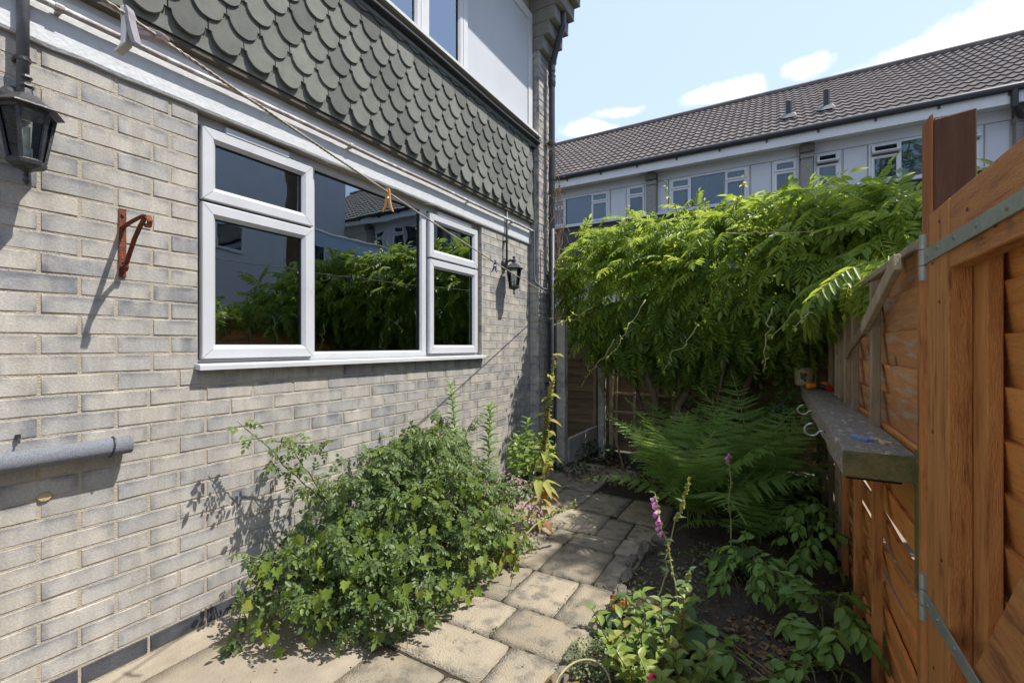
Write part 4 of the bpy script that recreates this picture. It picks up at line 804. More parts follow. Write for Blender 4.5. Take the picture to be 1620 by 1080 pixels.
lying_peg((2.585, 2.02, 1.001), -1.08, 'peg_lightblue', 'light blue plastic peg lying near the mossy end of the shelf')
lying_peg((2.632, 1.985, 1.001), -1.2, 'peg_pale', 'pale wooden peg lying on the shelf beside the light blue one')
# spray gun on the shelf
t = thing('spray_gun', 'orange and black hose spray gun lying on the shelf', 'spray gun', (2.58, 4.1, 1.0))
MB().tube([(2.52, 4.12, 1.03), (2.545, 4.12, 1.03), (2.57, 4.12, 1.032), (2.60, 4.12, 1.032)], [.022, .028, .020, .018], 10).build('nozzle', 'plastic_orange', t, smooth=True)
MB().tube([(2.59, 4.12, 1.032), (2.63, 4.10, 1.028), (2.66, 4.02, 1.024)], [.020, .018, .015], 10).build('grip', 'plastic_black', t, smooth=True)
MB().tube([(2.655, 4.03, 1.025), (2.662, 4.0, 1.024)], [.020, .020], 12).build('connector', 'plastic_red', t)
MB().tube([(2.63, 4.18, 1.03), (2.67, 4.2, 1.035)], [.032, .026], 12).build('hose_reel_cap', 'plastic_orange', t, smooth=True)
# printed ceramic pot at the far end of the shelf
t = thing('ceramic_pot', 'cream ceramic pot with dark print on the far shelf end', 'pot', (2.50, 4.62, 1.005))
MB().lathe([(.001, 0), (.062, 0), (.067, .01), (.080, .135), (.084, .145), (.078, .148), (.072, .10), (.001, .09)], 20, (2.53, 4.55, 1.005)).build('body', 'ceramic', t, smooth=True)
for a0, zz, sz in ((-1.75, .07, .020), (-1.55, .09, .014), (-1.9, .095, .012), (-1.6, .05, .012)):
    rr_ = .070 + zz * .07 + .0015; cpt = Vector((2.53 + rr_ * math.cos(a0), 4.55 + rr_ * math.sin(a0), 1.005 + zz)); nv = Vector((math.cos(a0), math.sin(a0), 0)); tv = Vector((-nv.y, nv.x, 0))
    MB().add([cpt + nv * .001 + tv * (sz * math.cos(q)) + Vector((0, 0, sz * 1.2 * math.sin(q))) for q in np.linspace(0, 5.6, 9)], [tuple(range(9))]).build('print', 'ceramic_print', t, recalc=False)
# ================================================================== BACK FENCE, POSTS, TRELLIS
bf = thing('rear_fence', 'dark weathered board fence closing the end of the garden', 'fence', (1.5, 5.75, 0))
for i in range(17):
    z0 = .0 + .105 * i; MB().add([(-1.6, 5.745, z0), (2.72, 5.745, z0), (2.72, 5.765, z0), (-1.6, 5.765, z0), (-1.6, 5.762, z0 + .125), (2.72, 5.762, z0 + .125), (2.72, 5.772, z0 + .125), (-1.6, 5.772, z0 + .125)], [(0, 3, 2, 1), (4, 5, 6, 7), (0, 1, 5, 4), (1, 2, 6, 5), (2, 3, 7, 6), (3, 0, 4, 7)]).build('board', 'panel_wood', bf)
for x in (.25, 1.05, 1.85): MB().box(x, x + .04, 5.715, 5.744, 0, 1.75).build('batten', 'grey_wood', bf)
for x, y, h_, wd, lb in ((.275, 4.66, 1.62, .10, 'thick grey concrete post next to the downpipe'), (.50, 5.35, 1.55, .075, 'slim concrete fence post between the downpipe and the trellis')):
    m = MB().box(x - wd / 2, x + wd / 2, y - wd / 2, y + wd / 2, -.05, h_); tag(m.build('concrete_post', 'concrete', None, bevel=.01, loc=(x, y, 0)), lb, 'post', 'concrete posts')
m = MB().box(.30, .34, 4.72, 5.7, 0, .3); tag(m.build('gravel_board', 'concrete', None, loc=(.3, 5.2, 0)), 'low concrete gravel board behind the thick concrete post', 'board')
tr = thing('trellis', 'weathered square wooden trellis against the rear fence', 'trellis', (.9, 5.5, 0))
for i, z in enumerate((.30, .52, .74, .96, 1.18, 1.40)): MB().box(.60, 1.45, 5.47, 5.485, z, z + .028).build('lath', 'trellis_wood', tr)
for x in (.62, .84, 1.06, 1.28): MB().box(x, x + .028, 5.486, 5.50, .1, 1.6).build('lath', 'trellis_wood', tr)
MB().box(.555, .60, 5.45, 5.50, 0, 1.7).build('upright', 'trellis_wood', tr)
m = MB().beam((.50, 5.18, 1.0), (.86, 5.0, .0), .018, .012); tag(m.build('garden_cane', 'dry_stem', None, loc=(.6, 5.1, 0)), 'thin brown cane leaning beside the slim concrete post', 'cane')
# wire feeder hanging below the shelf end
t = thing('wire_feeder', 'green wire bird feeder cage hanging beside the far shelf end', 'bird feeder', (2.36, 4.3, .6)); cx, cy, rr = 2.36, 4.3, .075
for i in range(10):
    a = 2 * math.pi * i / 10; MB().tube([(cx + rr * math.cos(a), cy + rr * math.sin(a), .50), (cx + rr * math.cos(a), cy + rr * math.sin(a), .78), (cx + rr * .7 * math.cos(a), cy + rr * .7 * math.sin(a), .83), (cx + .01 * math.cos(a), cy + .01 * math.sin(a), .86)], .003, 5).build('wire', 'bird_wire', t)
for z in (.5, .6, .7, .78): MB().tube([(cx + rr * math.cos(a), cy + rr * math.sin(a), z) for a in np.linspace(0, 2 * math.pi, 17)], .003, 5, False).build('hoop', 'bird_wire', t)
MB().tube([(cx, cy, .50), (cx, cy, .80)], .035, 12).build('seed_tube', 'glass_lamp', t, smooth=True); MB().tube([(cx, cy, .86), (cx + .06, cy, .95), (cx + .14, cy, .96)], .003, 5).build('hanger', 'bird_wire', t)
# ================================================================== FAR BUILDING
far = thing('terrace_block', 'pale two storey terrace block with brown tiled roof behind the wisteria', 'building', (2, 10.3, 0))
FYB = 10.3; mp = mapy(FYB)
MB().box(-9, 13, FYB, FYB + 6, -.1, 5.25).build('wall', 'cream_render', far)
MB().box(-9, 13, FYB - .06, FYB - .0005, 2.6, 4.17).build('tile_hanging', 'dark_hung', far)
MB().box(-9, 13, FYB - .12, FYB - .0005, 4.171, 4.215).build('ledge', 'panel_white', far)
# roof with interlocking tile profile
eY, eZ = 9.98, 5.315; run = 3.36; rise = .70 * run; rows = 15; per = 4; cw = .15; nc = int(22 / cw); m = MB(); vs = []; fs = []
for r_ in range(rows):
    for e in (0, 1):
        t_ = (r_ + e * 1.06) / rows; lift = .036 if e == 0 else .008
        for i in range(nc * per + 1):
            x = -9 + cw * i / per; ph = (i % per) / per; hgt = .026 * (.5 + .5 * math.cos(2 * math.pi * ph)) ** 1.3
            off = cw * .0; vs.append((x + off, eY + run * t_ - .57 * (lift + hgt), eZ + rise * t_ + .82 * (lift + hgt)))
W_ = nc * per + 1
for r_ in range(rows):
    b = r_ * 2 * W_; fs += [(b + i, b + i + 1, b + W_ + i + 1, b + W_ + i) for i in range(W_ - 1)]
m.add(vs, fs); b = len(m.v)
for r_ in range(rows):
    base = [vs[r_ * 2 * W_ + i] for i in range(W_)]; b = len(m.v); m.v += [(p[0], p[1] + .012, p[2] - .034) for p in base]; m.f += [(r_ * 2 * W_ + i + 1, r_ * 2 * W_ + i, b + i, b + i + 1) for i in range(W_ - 1)]
roof = m.build('roof', 'roof_tile', far, recalc=False, smooth=False); roof['kind'] = 'stuff'
MB().tube([(-9, eY + run, eZ + rise + .02), (13, eY + run, eZ + rise + .02)], .10, 10).build('ridge', 'roof_tile', far)
MB().add([(-9, eY + run, eZ + rise), (13, eY + run, eZ + rise), (13, eY + run + 3.4, eZ), (-9, eY + run + 3.4, eZ)], [(0, 1, 2, 3)]).build('rear_slope', 'roof_tile', far)
MB().tube([(-9, eY - .04, eZ - .015), (13, eY - .04, eZ - .015)], .058, 10).build('gutter', 'gutter_black', far)
for x in np.arange(-8.5, 13, .82): MB().box(x, x + .03, eY - .03, eY + .03, eZ - .115, eZ - .05).build('gutter_bracket', 'gutter_black', far)
MB().box(-9, 13, eY + .0, eY + .03, eZ - .24, eZ - .03).build('fascia', 'pvc_aged', far)
MB().box(-9, 13, eY + .031, FYB - .0005, eZ - .20, eZ - .17).build('soffit', 'pvc_aged', far)
MB().box(-9, 13, FYB - .03, FYB - .0006, 4.93, 5.11).build('lintel_panel', 'panel_white', far)
for x in (-5.85, -2.99, -.125, 2.735, 5.59, 8.45):
    pr = MB().box(x, x + .19, FYB - .14, FYB - .0007, 2.6, 4.84).build('brick_pier', 'far_brick', far)
    MB().box(x - .01, x + .20, FYB - .17, FYB - .0008, 4.8401, 4.93).build('corbel', 'far_brick', pr); MB().box(x - .02, x + .21, FYB - .22, FYB - .0009, 4.9301, 5.06).build('corbel', 'dark_timber', pr)
def fwin(u0, u1, cols, blind, vents, z0=4.22, z1=4.92):
    m = ring(MB(), mp, u0, u1, z0, z1, [(0, .001), (0, .03), (.04, .03), (.04, .001)]); wd_ = m.build('window', 'pvc', far)
    for i, (a, b) in enumerate(zip(cols[:-1], cols[1:])):
        if i in vents: 
            sash(wd_, mp, a + .01, b - .01, z0 + .03, z1 - .235, .045, .031, .02, glass='glass_far')
            if vents[i] == 1: sash(wd_, mp, a + .01, b - .01, z1 - .225, z1 - .03, .045, .031, .02, glass='glass_far')
            else:
                # top light tilted open
                def mo(u, v, w_, a=a, b=b): 
                    q = z1 - .03 - v; an = .5; return (u, FYB - .031 - w_ * math.cos(an) - q * math.sin(an), z1 - .03 - q * math.cos(an) + w_ * math.sin(an))
                sash(wd_, mo, a + .01, b - .01, z1 - .225, z1 - .03, .045, .0, .02, glass='glass_far')
                ubox(MB(), mp, a + .03, b - .03, z1 - .22, z1 - .04, -.02, .004).build('opening', 'room_dark', wd_)
            if i < len(cols) - 2: ubox(MB(), mp, b - .012, b + .012, z0 + .035, z1 - .035, .0312, .045).build('mullion', 'pvc', wd_)
        else: ubox(MB(), mp, a + .012, b - .012, z0 + .04, z1 - .04, .004, .010).build('pane', 'glass_far', wd_)
        ubox(MB(), mp, a + .03, b - .03, z0 + .04, z1 - (.04 if blind == 'far_curtain' else .02), -.001, .0025).build('blind', blind, wd_)
    return wd_
for k, off in enumerate((-2.86, 0, 2.86 + 2.86)):
    fwin(off + .33, off + 1.86, [off + .36, off + .76, off + 1.42, off + 1.83], ('far_blind', 'far_curtain', 'far_blind')[k], {0: 1, 2: 1})
    ubox(MB(), mp, off + 1.90, off + 2.24, 4.22, 4.92, .002, .02).build('panel', 'panel_white', far); fwin(off + 2.26, off + 2.70, [off + 2.29, off + 2.67], 'room_dark', {0: 1})
    ubox(MB(), mp, off + .09, off + .30, 4.22, 4.92, .002, .02).build('panel', 'panel_white', far)
off = 2.86
fwin(2.945, 3.36, [2.975, 3.33], 'room_dark', {0: 2}); ubox(MB(), mp, 3.40, 3.74, 4.22, 4.92, .002, .02).build('panel', 'panel_white', far)
fwin(3.76, 5.24, [3.79, 4.20, 4.83, 5.21], 'far_curtain', {0: 2, 2: 2}); ubox(MB(), mp, 5.27, 5.55, 4.22, 4.92, .002, .02).build('panel', 'panel_white', far)
for x, t_, h_ in ((2.55, .235, .37), (3.18, .24, .42)):
    y = eY + run * t_; z = eZ + rise * t_; v_ = thing('vent_pipe', 'dark vent pipe on the tiled roof, ' + ('shorter left one' if x < 3 else 'taller right one'), 'vent pipe', (x, y, z), 'vent pipes on the tiled roof')
    MB().tube([(x, y, z - .1), (x, y, z + h_)], .055, 10).build('pipe', 'gutter_black', v_, smooth=False); MB().add([(x - .14, y - .12, z + .01), (x + .14, y - .12, z + .01), (x + .12, y + .12, z + .19), (x - .12, y + .12, z + .19), (x - .08, y - .06, z + .11), (x + .08, y - .06, z + .11)], [(0, 1, 5, 4), (1, 2, 5), (0, 4, 3), (4, 5, 2, 3)]).build('flashing', 'lead', v_)
MB().tube([(5.50, eY - .04, eZ - .05), (5.50, eY - .04, eZ - .30), (5.62, FYB - .2, eZ - .42), (5.72, FYB - .2, eZ - .46), (5.72, FYB - .2, 2.6)], .045, 10).build('downpipe', 'gutter_black', far)
# neighbour's house across (seen only in the window reflection)
nh = thing('opposite_house', 'pale rendered house seen only as a reflection in the window', 'house', (9, 3, 0))
MB().box(9, 15, -6, 9.6, -.1, 6.4).build('wall', 'panel_white', nh)
for y in (-2, .4, 2.8, 5.2, 7.6):
    for z in (1., 3.6):
        f_ = MB(); ring(f_, lambda u, v, w_: (9 - w_, u, v), y, y + 1.3, z, z + 1.1, [(0, 0), (0, .04), (.06, .04), (.06, 0)]).box(8.965, 8.999, y + .6, y + .66, z + .06, z + 1.04); wo = f_.build('window', 'pvc', nh); MB().box(8.985, 8.995, y + .06, y + 1.24, z + .06, z + 1.04).build('pane', 'glass', wo)
aw = thing('awning', 'pale blue scalloped awning seen only as a reflection in the window', 'awning', (5.3, 5, 2.9))
m = MB(); vs = []; k = 60
for i in range(k + 1):
    y = 3.6 + 4.5 * i / k; vs += [(6.6, y, 3.95), (5.2, y, 3.56), (5.19, y, 3.56 - .24 - .06 * abs(math.sin(i / k * math.pi * 9)))]
m.add(vs, [(3 * i + a, 3 * i + 3 + a, 3 * i + 4 + a, 3 * i + 1 + a) for i in range(k) for a in (0, 1)]); m.build('canopy', 'awning', aw, recalc=False)
MB().tube([(5.22, 3.5, 3.54), (5.22, 8.15, 3.54)], .04, 8).build('bar', 'pvc', aw, smooth=True)
for y in (3.6, 8.1): MB().tube([(5.25, y, 3.53), (5.3, y, -.05)], .03, 8).tube([(6.6, y, 3.93), (6.6, y, -.05)], .03, 8).build('pole', 'pvc', aw, smooth=True)
# ================================================================== PLANTS
def unit(v): v = np.asarray(v, float); return v / (np.linalg.norm(v) + 1e-9)
def blob_points(blobs, n, rmin=.72, rmax=1.06, zmin=.0, cond=None, rng=RNG):
    P = []; Nn = []; W = np.array([b[3] * b[4] + b[4] * b[5] + b[3] * b[5] for b in blobs]); W = W / W.sum()
    while len(P) < n:
        b = blobs[rng.choice(len(blobs), p=W)]; d = unit(rng.normal(size=3)); k = rmax - (rmax - rmin) * rng.random() ** 1.8
        lump = 1 + .16 * mnoise.noise(Vector(d * 2.2) + Vector(b[:3]) * 3)
        p = np.array(b[:3]) + d * np.array(b[3:6]) * k * lump
        if p[2] < zmin: continue
        ins = False
        for c in blobs:
            if c is b: continue
            if (((p - np.array(c[:3])) / np.array(c[3:6])) ** 2).sum() < .62: ins = True; break
        if ins or (cond and not cond(p)): continue
        P.append(p); Nn.append(unit(d / np.array(b[3:6])))
    return np.array(P), np.array(Nn)
def arr(f): return f.arrays()
def wander(p0, p1, n, amp, seed):
    r = random.Random(seed); o = Vector((r.uniform(0, 50), r.uniform(0, 50), 0)); p0 = Vector(p0); p1 = Vector(p1)
    return [p0.lerp(p1, i / n) + mnoise.noise_vector(o + Vector((i * .45, 0, 0))) * amp * math.sin(math.pi * min(1, i / n * 1.1 + .0)) for i in range(n + 1)]
# ------------------------------------------------------------------ wisteria
wis = thing('wisteria', 'large bright green wisteria sprawling over the end of the garden', 'wisteria', (1.6, 5.0, 0))
blobs = [(.62, 5.10, 2.05, .50, .40, .56), (1.05, 5.0, 1.93, .72, .42, .74), (1.65, 4.90, 1.90, .75, .42, .76), (2.25, 4.62, 1.98, .70, .42, .64), (2.75, 4.28, 1.96, .62, .50, .52), (3.25, 4.15, 1.92, .60, .70, .48), (2.35, 5.25, 2.02, 1.1, .4, .6), (3.3, 3.1, 1.45, .45, .75, .42), (2.74, 3.45, 1.72, .16, .75, .13)]
def wcond(p):
    u, v, Z = pix(p)
    if p[0] < .16: return False
    if u > 1452 and v < 330: return False                       # clear of the gate post's sky side
    if p[0] > 2.62 and p[2] < 1.62 and p[0] < 2.86: return False   # not through the fence
    if p[0] < 2.75 and p[2] < 1.02 + .22 * mnoise.noise(Vector((p[0] * 3, 1, 1))) + .12 * max(0, p[0] - 1.8): return False
    return True
WV = [arr(compound(7, .24, .19, .085, .28 + .1 * (i % 3), True, .10, 50 + i)) for i in range(6)]
P, Nr = blob_points(blobs, 3800, .78, 1.1, .9, wcond)
D = []; NN = []; SC = []; RD = []
for p, n in zip(P, Nr):
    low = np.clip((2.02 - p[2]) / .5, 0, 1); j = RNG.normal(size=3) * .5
    d = np.array([n[0], n[1], 0]) * (.8 - .4 * low) + j * (1 - .45 * low) + np.array([0, 0, -.25 - 1.0 * low]); D.append(unit(d))
    NN.append(unit(n * (.35 + .6 * low) + np.array([0, 0, 1.0 - .5 * low]) + RNG.normal(size=3) * .28)); big = 1.25 if p[0] > 2.4 and p[2] > 2.0 else 1.
    SC.append(RNG.uniform(.7, 1.12) * big); RD.append(np.clip(.74 - .42 * low + RNG.normal() * .2, 0, 1))  # paler leaves up top, darker low down: sunlit crown put into the colour
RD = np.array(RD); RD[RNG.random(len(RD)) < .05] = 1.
leaf_objects('leaf', WV, D, NN, P, SC, RD, 'lf_wisteria', wis)
# inner mass of darker coloured leaves keeps the crown from being see-through
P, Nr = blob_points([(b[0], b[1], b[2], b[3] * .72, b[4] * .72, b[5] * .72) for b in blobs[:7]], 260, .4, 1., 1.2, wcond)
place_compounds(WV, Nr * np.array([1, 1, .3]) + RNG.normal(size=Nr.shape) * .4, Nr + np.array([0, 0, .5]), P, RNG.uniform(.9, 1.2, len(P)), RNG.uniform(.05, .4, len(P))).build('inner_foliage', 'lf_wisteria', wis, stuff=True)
for i, (a, b, r_) in enumerate((((1.36, 4.72, -.02), (1.10, 4.85, 1.5), .032), ((1.40, 4.70, -.02), (1.65, 4.75, 1.5), .036), ((1.58, 4.78, -.02), (1.45, 4.9, 1.6), .026), ((1.85, 4.85, -.02), (2.3, 4.6, 1.6), .030), ((2.1, 4.9, 0), (1.8, 4.7, 1.6), .022), ((1.2, 5.1, 0), (.8, 5.1, 1.7), .02), ((1.7, 4.75, 0), (2.0, 4.4, 1.5), .016))):
    pts = wander(a, b, 12, .10, i); MB().tube(pts, [r_ * (1.25 - .5 * k / 12) * (1 + .12 * math.sin(k * 2.1)) for k in range(13)], 8).build('trunk', 'bark', wis, smooth=True)
tend = [((2.60, 3.3, 1.70), (2.40, 2.95, 1.42)), ((2.66, 3.2, 1.74), (2.28, 3.05, 1.37)), ((.75, 4.5, 1.75), (.40, 4.1, 1.52)), ((.95, 4.4, 1.4), (.62, 4.35, .93)), ((1.3, 4.2, 1.75), (1.0, 4.0, 1.2)), ((.6, 4.75, 1.6), (.28, 4.3, 1.62)), ((2.0, 3.9, 2.2), (2.55, 3.3, 2.02)), ((1.75, 4.1, 1.5), (1.5, 3.9, 1.1)), ((2.3, 3.7, 1.6), (2.25, 3.6, 1.15)), ((1.5, 4.6, 2.55), (1.45, 4.3, 2.85)), ((2.0, 4.4, 2.5), (2.1, 4.3, 2.78)), ((2.5, 4.2, 2.3), (2.7, 4.1, 2.55)), ((.9, 4.8, 2.5), (1.05, 4.6, 2.75))]
for i, (a, b) in enumerate(tend):
    pts = wander(a, b, 14, .07, 40 + i); MB().tube(pts, [.0055 * (1.15 - .8 * k / 14) for k in range(15)], 5).build('shoot', 'cane_pale', wis, smooth=True)
    f = Fol(); T_, F_ = leaf_t(.3, .15)
    for k in range(5, 15, 2):
        for sd in (-1, 1):
            d = unit(RNG.normal(size=3) + np.array([0, 0, -.4])); f.one(T_, F_, d, (RNG.normal() * .3, RNG.normal() * .3, 1), tuple(pts[k]), RNG.uniform(.025, .05), RNG.uniform(.6, 1))
    f.build('young_leaf', 'lf_wisteria', wis, stuff=True)
# dead tangle on the downpipe
t = thing('dead_creeper', 'dry brown creeper stems tangled round the black downpipe', 'creeper', (.2, 4.6, 2.4)); m = MB()
for i in range(46):
    zz = RNG.uniform(1.9, 3.3); a = RNG.uniform(-1.2, 1.8); rr = RNG.uniform(.05, .14); p0 = (.18 + rr * math.cos(a), 4.63 + rr * math.sin(a), zz); m.tube(wander(p0, (p0[0] + RNG.uniform(-.07, .10), p0[1] + RNG.uniform(-.1, .12), zz - RNG.uniform(.15, .55)), 7, .07, 200 + i), [.003, .0028, .0026, .0024, .002, .0018, .0015, .001], 4)
for i in range(16):
    zz = 3.42 + RNG.uniform(-.12, .12); p0 = (.16, 4.5 + RNG.uniform(-.1, .1), zz); m.tube(wander(p0, (p0[0] + RNG.uniform(-.1, .2), p0[1] + RNG.uniform(-.15, .2), zz + RNG.uniform(-.12, .12)), 7, .08, 300 + i), .002, 4)
m.build('stems', 'dry_stem', t)
f = Fol(); T_, F_ = leaf_t(.4, .2)
for i in range(150): f.one(T_, F_, RNG.normal(size=3), RNG.normal(size=3), (.2 + RNG.normal() * .05, 4.66 + RNG.normal() * .05, RNG.uniform(1.9, 3.35)), RNG.uniform(.02, .04), RNG.random())
f.build('dry_leaves', 'lf_dry', t, stuff=True)
# ------------------------------------------------------------------ rose bush against the wall
rose = thing('rose_bush', 'large dark green rose bush growing against the brick wall', 'rose bush', (.5, 1.9, 0))
rb = [(.40, 2.00, .34, .36, .50, .38), (.30, 2.30, .58, .24, .32, .22), (.60, 2.22, .28, .32, .46, .32), (.34, 1.56, .18, .26, .28, .24), (.64, 1.72, .17, .26, .34, .20), (.24, 2.55, .40, .20, .32, .32)]
rc = lambda p: p[0] > .03
RV = [arr(compound(3, .072, .34, .031, .2, True, .12, 80 + i, .3)) for i in range(6)]
P, Nr = blob_points(rb, 1900, .66, 1.12, .015, rc)
sprP = []
spr = [wander((.16, 1.75, .40), (.13, 1.22, .98), 12, .03, 61), wander((.18, 1.70, .45), (.15, 1.45, .86), 10, .03, 62), wander((.14, 1.38, .86), (.16, 1.68, .80), 8, .02, 63), wander((.2, 1.3, .25), (.25, 1.12, .05), 8, .03, 64)]
for pts in spr:
    for q in pts[2:]:
        for _ in range(2): sprP.append(np.array(q) + RNG.normal(size=3) * .016)
for i in range(46):
    b = rb[RNG.integers(len(rb))]; d = unit(RNG.normal(size=3) + np.array([.2, -.2, .5])); s0 = np.array(b[:3]) + d * np.array(b[3:6]) * .95; e = s0 + d * RNG.uniform(.07, .20) + np.array([0, 0, RNG.uniform(-.03, .08)])
    if s0[0] < .03 or e[0] < .03 or e[2] < .03: continue
    pts = wander(s0, e, 6, .02, 800 + i); spr.append(pts)
    for q in pts[1:]:
        for _ in range(2): sprP.append(np.array(q) + RNG.normal(size=3) * .012)
P = np.concatenate([P, np.array(sprP)]); Nr = np.concatenate([Nr, np.tile([.5, -.4, .75], (len(sprP), 1))])
D = [unit(np.array([n[0], n[1], -.15]) + RNG.normal(size=3) * .55) for n in Nr]; NN = [unit(n * .7 + np.array([.25, 0, .7]) + RNG.normal(size=3) * .3) for n in Nr]
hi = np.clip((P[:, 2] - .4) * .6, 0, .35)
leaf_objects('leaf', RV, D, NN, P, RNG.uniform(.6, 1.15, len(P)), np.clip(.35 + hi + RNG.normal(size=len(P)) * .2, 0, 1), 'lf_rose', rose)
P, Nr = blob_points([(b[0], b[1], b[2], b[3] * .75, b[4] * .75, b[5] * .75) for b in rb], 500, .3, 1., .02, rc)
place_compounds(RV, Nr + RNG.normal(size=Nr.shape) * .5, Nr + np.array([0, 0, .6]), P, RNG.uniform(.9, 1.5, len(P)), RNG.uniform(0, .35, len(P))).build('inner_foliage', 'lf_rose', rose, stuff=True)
for i in range(26):
    b = rb[i % len(rb)]; e = np.array(b[:3]) + unit(RNG.normal(size=3) + np.array([0, 0, .6])) * np.array(b[3:6]) * 1.02
    if e[0] < .03: e[0] = .05
    MB().tube(wander((.32 + RNG.normal() * .1, 1.95 + RNG.normal() * .2, 0), e, 9, .08, 400 + i), [.005 * (1.1 - .7 * k / 9) for k in range(10)], 5).build('cane', 'cane', rose, smooth=True)
for k, pts in enumerate(spr): MB().tube(pts, [.004 * (1.1 - .7 * i / len(pts)) for i in range(len(pts))], 5).build('cane', 'cane', rose, smooth=True)
# lobed-leaf vine in front
vine = thing('lobed_vine', 'yellow green vine with lobed leaves covering the front of the rose bush', 'vine', (.7, 1.9, 0))
LT, LF = lobed_t(); LV = [(LT, np.array(LF), np.full(len(LT), q)) for q in (.3, .5, .7)]
P, Nr = blob_points([(.70, 1.98, .24, .30, .50, .32), (.55, 1.55, .18, .28, .25, .26), (.36, 1.34, .18, .24, .16, .24), (.80, 2.25, .18, .24, .36, .24)], 1500, .92, 1.12, .02, lambda p: p[0] > .25 and (p[0] - .35) * .6 - (p[1] - 1.9) * .8 > -.3)
P = P[:420]; Nr = Nr[:420]
D = [unit(np.array([n[0] * .4, n[1] * .4, -.9]) + RNG.normal(size=3) * .35) for n in Nr]; NN = [unit(n + np.array([.1, -.25, .45]) + RNG.normal(size=3) * .25) for n in Nr]
RD = np.clip(.45 + RNG.normal(size=len(P)) * .22, 0, .86); RD[(P[:, 0] < .5) & (P[:, 1] < 1.5) & (RNG.random(len(P)) < .25)] = 1.
leaf_objects('leaf', LV, D, NN, P, RNG.uniform(.028, .058, len(P)), RD, 'lf_lobed', vine)
for i in range(10):
    a = P[RNG.integers(len(P))]; b = P[RNG.integers(len(P))]; MB().tube(wander((a[0], a[1], 0), a, 6, .05, 600 + i), .002, 4).build('stem', 'cane', vine)
# ------------------------------------------------------------------ generic upright leafy stem
def stem_plant(name, label, cat, base, top, m_leaf, m_stem, nl, ll, wl, r=.004, group=None, droop=.0, start=.15, taper=.6, rnd=(.3, .7), side=None, seed=0, amp=.03, obj_leaves=True, fold=.14):
    t = thing(name, label, cat, base, group); add_stem(t, base, top, m_leaf, m_stem, nl, ll, wl, r, droop, start, taper, rnd, seed, amp, obj_leaves, fold); return t
def add_stem(t, base, top, m_leaf, m_stem, nl, ll, wl, r=.004, droop=0., start=.15, taper=.6, rnd=(.3, .7), seed=0, amp=.03, obj_leaves=True, fold=.14):
    n = 12; pts = wander(base, top, n, amp, seed); MB().tube(pts, [r * (1.2 - .8 * i / n) for i in range(n + 1)], 6).build('stem', m_stem, t, smooth=True)
    f = Fol(); po = org_of(t)
    for k in range(nl):
        s = start + (1 - start) * k / max(1, nl - 1); q = s * n; i = min(int(q), n - 1); p = pts[i].lerp(pts[i + 1], q - i); a = k * 2.4 + seed
        up = .35 + .6 * s - droop; d = unit((math.cos(a), math.sin(a), up)); sc = ll * (1 - taper * s) * RNG.uniform(.85, 1.15)
        T_, F_ = broad_t(wl, fold, .3); g = Fol().one(T_, F_, d, (-math.cos(a) * .4, -math.sin(a) * .4, 1.), tuple(p), sc, RNG.uniform(*rnd))
        if obj_leaves: g.build('leaf', m_leaf, t)
        else: f.V += [v for v in g.V]; f.F += [x + f.n for x in g.F]; f.R += g.R; f.n += g.n
    if not obj_leaves and f.n: f.build('leaves', m_leaf, t, stuff=True)
    return pts
add1 = stem_plant('willowherb', 'tall leafy weed standing highest above the rose bush, against the brick wall', 'weed', (.40, 2.68, .1), (.30, 2.62, 1.06), 'lf_peony', 'cane', 64, .115, .16, .004, 'tall weeds by the wall', seed=3, taper=.45)
stem_plant('willowherb', 'tall leafy weed right of the highest one, against the brick wall', 'weed', (.42, 2.95, .1), (.38, 3.02, .86), 'lf_peony', 'cane', 52, .12, .17, .004, 'tall weeds by the wall', seed=5, taper=.35)
stem_plant('willowherb', 'shorter leafy weed leaning right between the tall weeds and the foxglove', 'weed', (.45, 3.2, .1), (.55, 3.35, .72), 'lf_peony', 'cane', 36, .11, .18, .0035, 'tall weeds by the wall', seed=8, taper=.35)
# aubrieta: pink flowers
au = thing('pink_flowers', 'trailing cushion of small pink flowers right of the rose bush', 'flowers', (.75, 2.7, 0))
P, Nr = blob_points([(.66, 2.80, .16, .20, .30, .22), (.86, 2.62, .10, .14, .26, .16)], 420, .7, 1.08, .01); T_, F_ = leaf_t(.35, .1)
Fol().put(T_, F_, frames(Nr + RNG.normal(size=Nr.shape) * .5, Nr + np.array([0, 0, .8])), P, RNG.uniform(.015, .028, len(P)), RNG.random(len(P))).build('foliage', 'lf_ground', au, stuff=True)
P, Nr = blob_points([(.66, 2.78, .19, .20, .30, .22), (.88, 2.62, .11, .14, .25, .16)], 420, .98, 1.1, .03, lambda p: mnoise.noise(Vector(p) * 9) > -.12)
f = Fol()
for p, n in zip(P, Nr):
    u_ = unit(np.cross(n, (0, 0, 1)) + 1e-3); v_ = np.cross(n, u_)
    for a in range(4): f.one(T_, F_, u_ * math.cos(a * 1.57) + v_ * math.sin(a * 1.57), n, p, .0115, RNG.random())
f.build('blossom', 'petal_pink', au, stuff=True)
# potted plant by the pier
t = thing('potted_plant', 'leafy green plant in a black pot near the downpipe', 'potted plant', (.42, 3.75, 0))
MB().lathe([(.001, 0), (.075, 0), (.10, .17), (.108, .172), (.108, .19), (.096, .19), (.09, .16), (.001, .155)], 18, (.38, 3.72, .0)).build('pot', 'plastic_black', t, smooth=False)
P, Nr = blob_points([(.38, 3.70, .36, .20, .24, .16)], 300, .4, 1.1, .17); T_, F_ = leaf_t(.42, .12)
Fol().put(T_, F_, frames(Nr * np.array([1, 1, .2]) + RNG.normal(size=Nr.shape) * .5, Nr + np.array([.1, 0, .8])), P, RNG.uniform(.04, .075, len(P)), RNG.uniform(.2, .9, len(P))).build('leaves', 'lf_fuchsia', t, stuff=True)
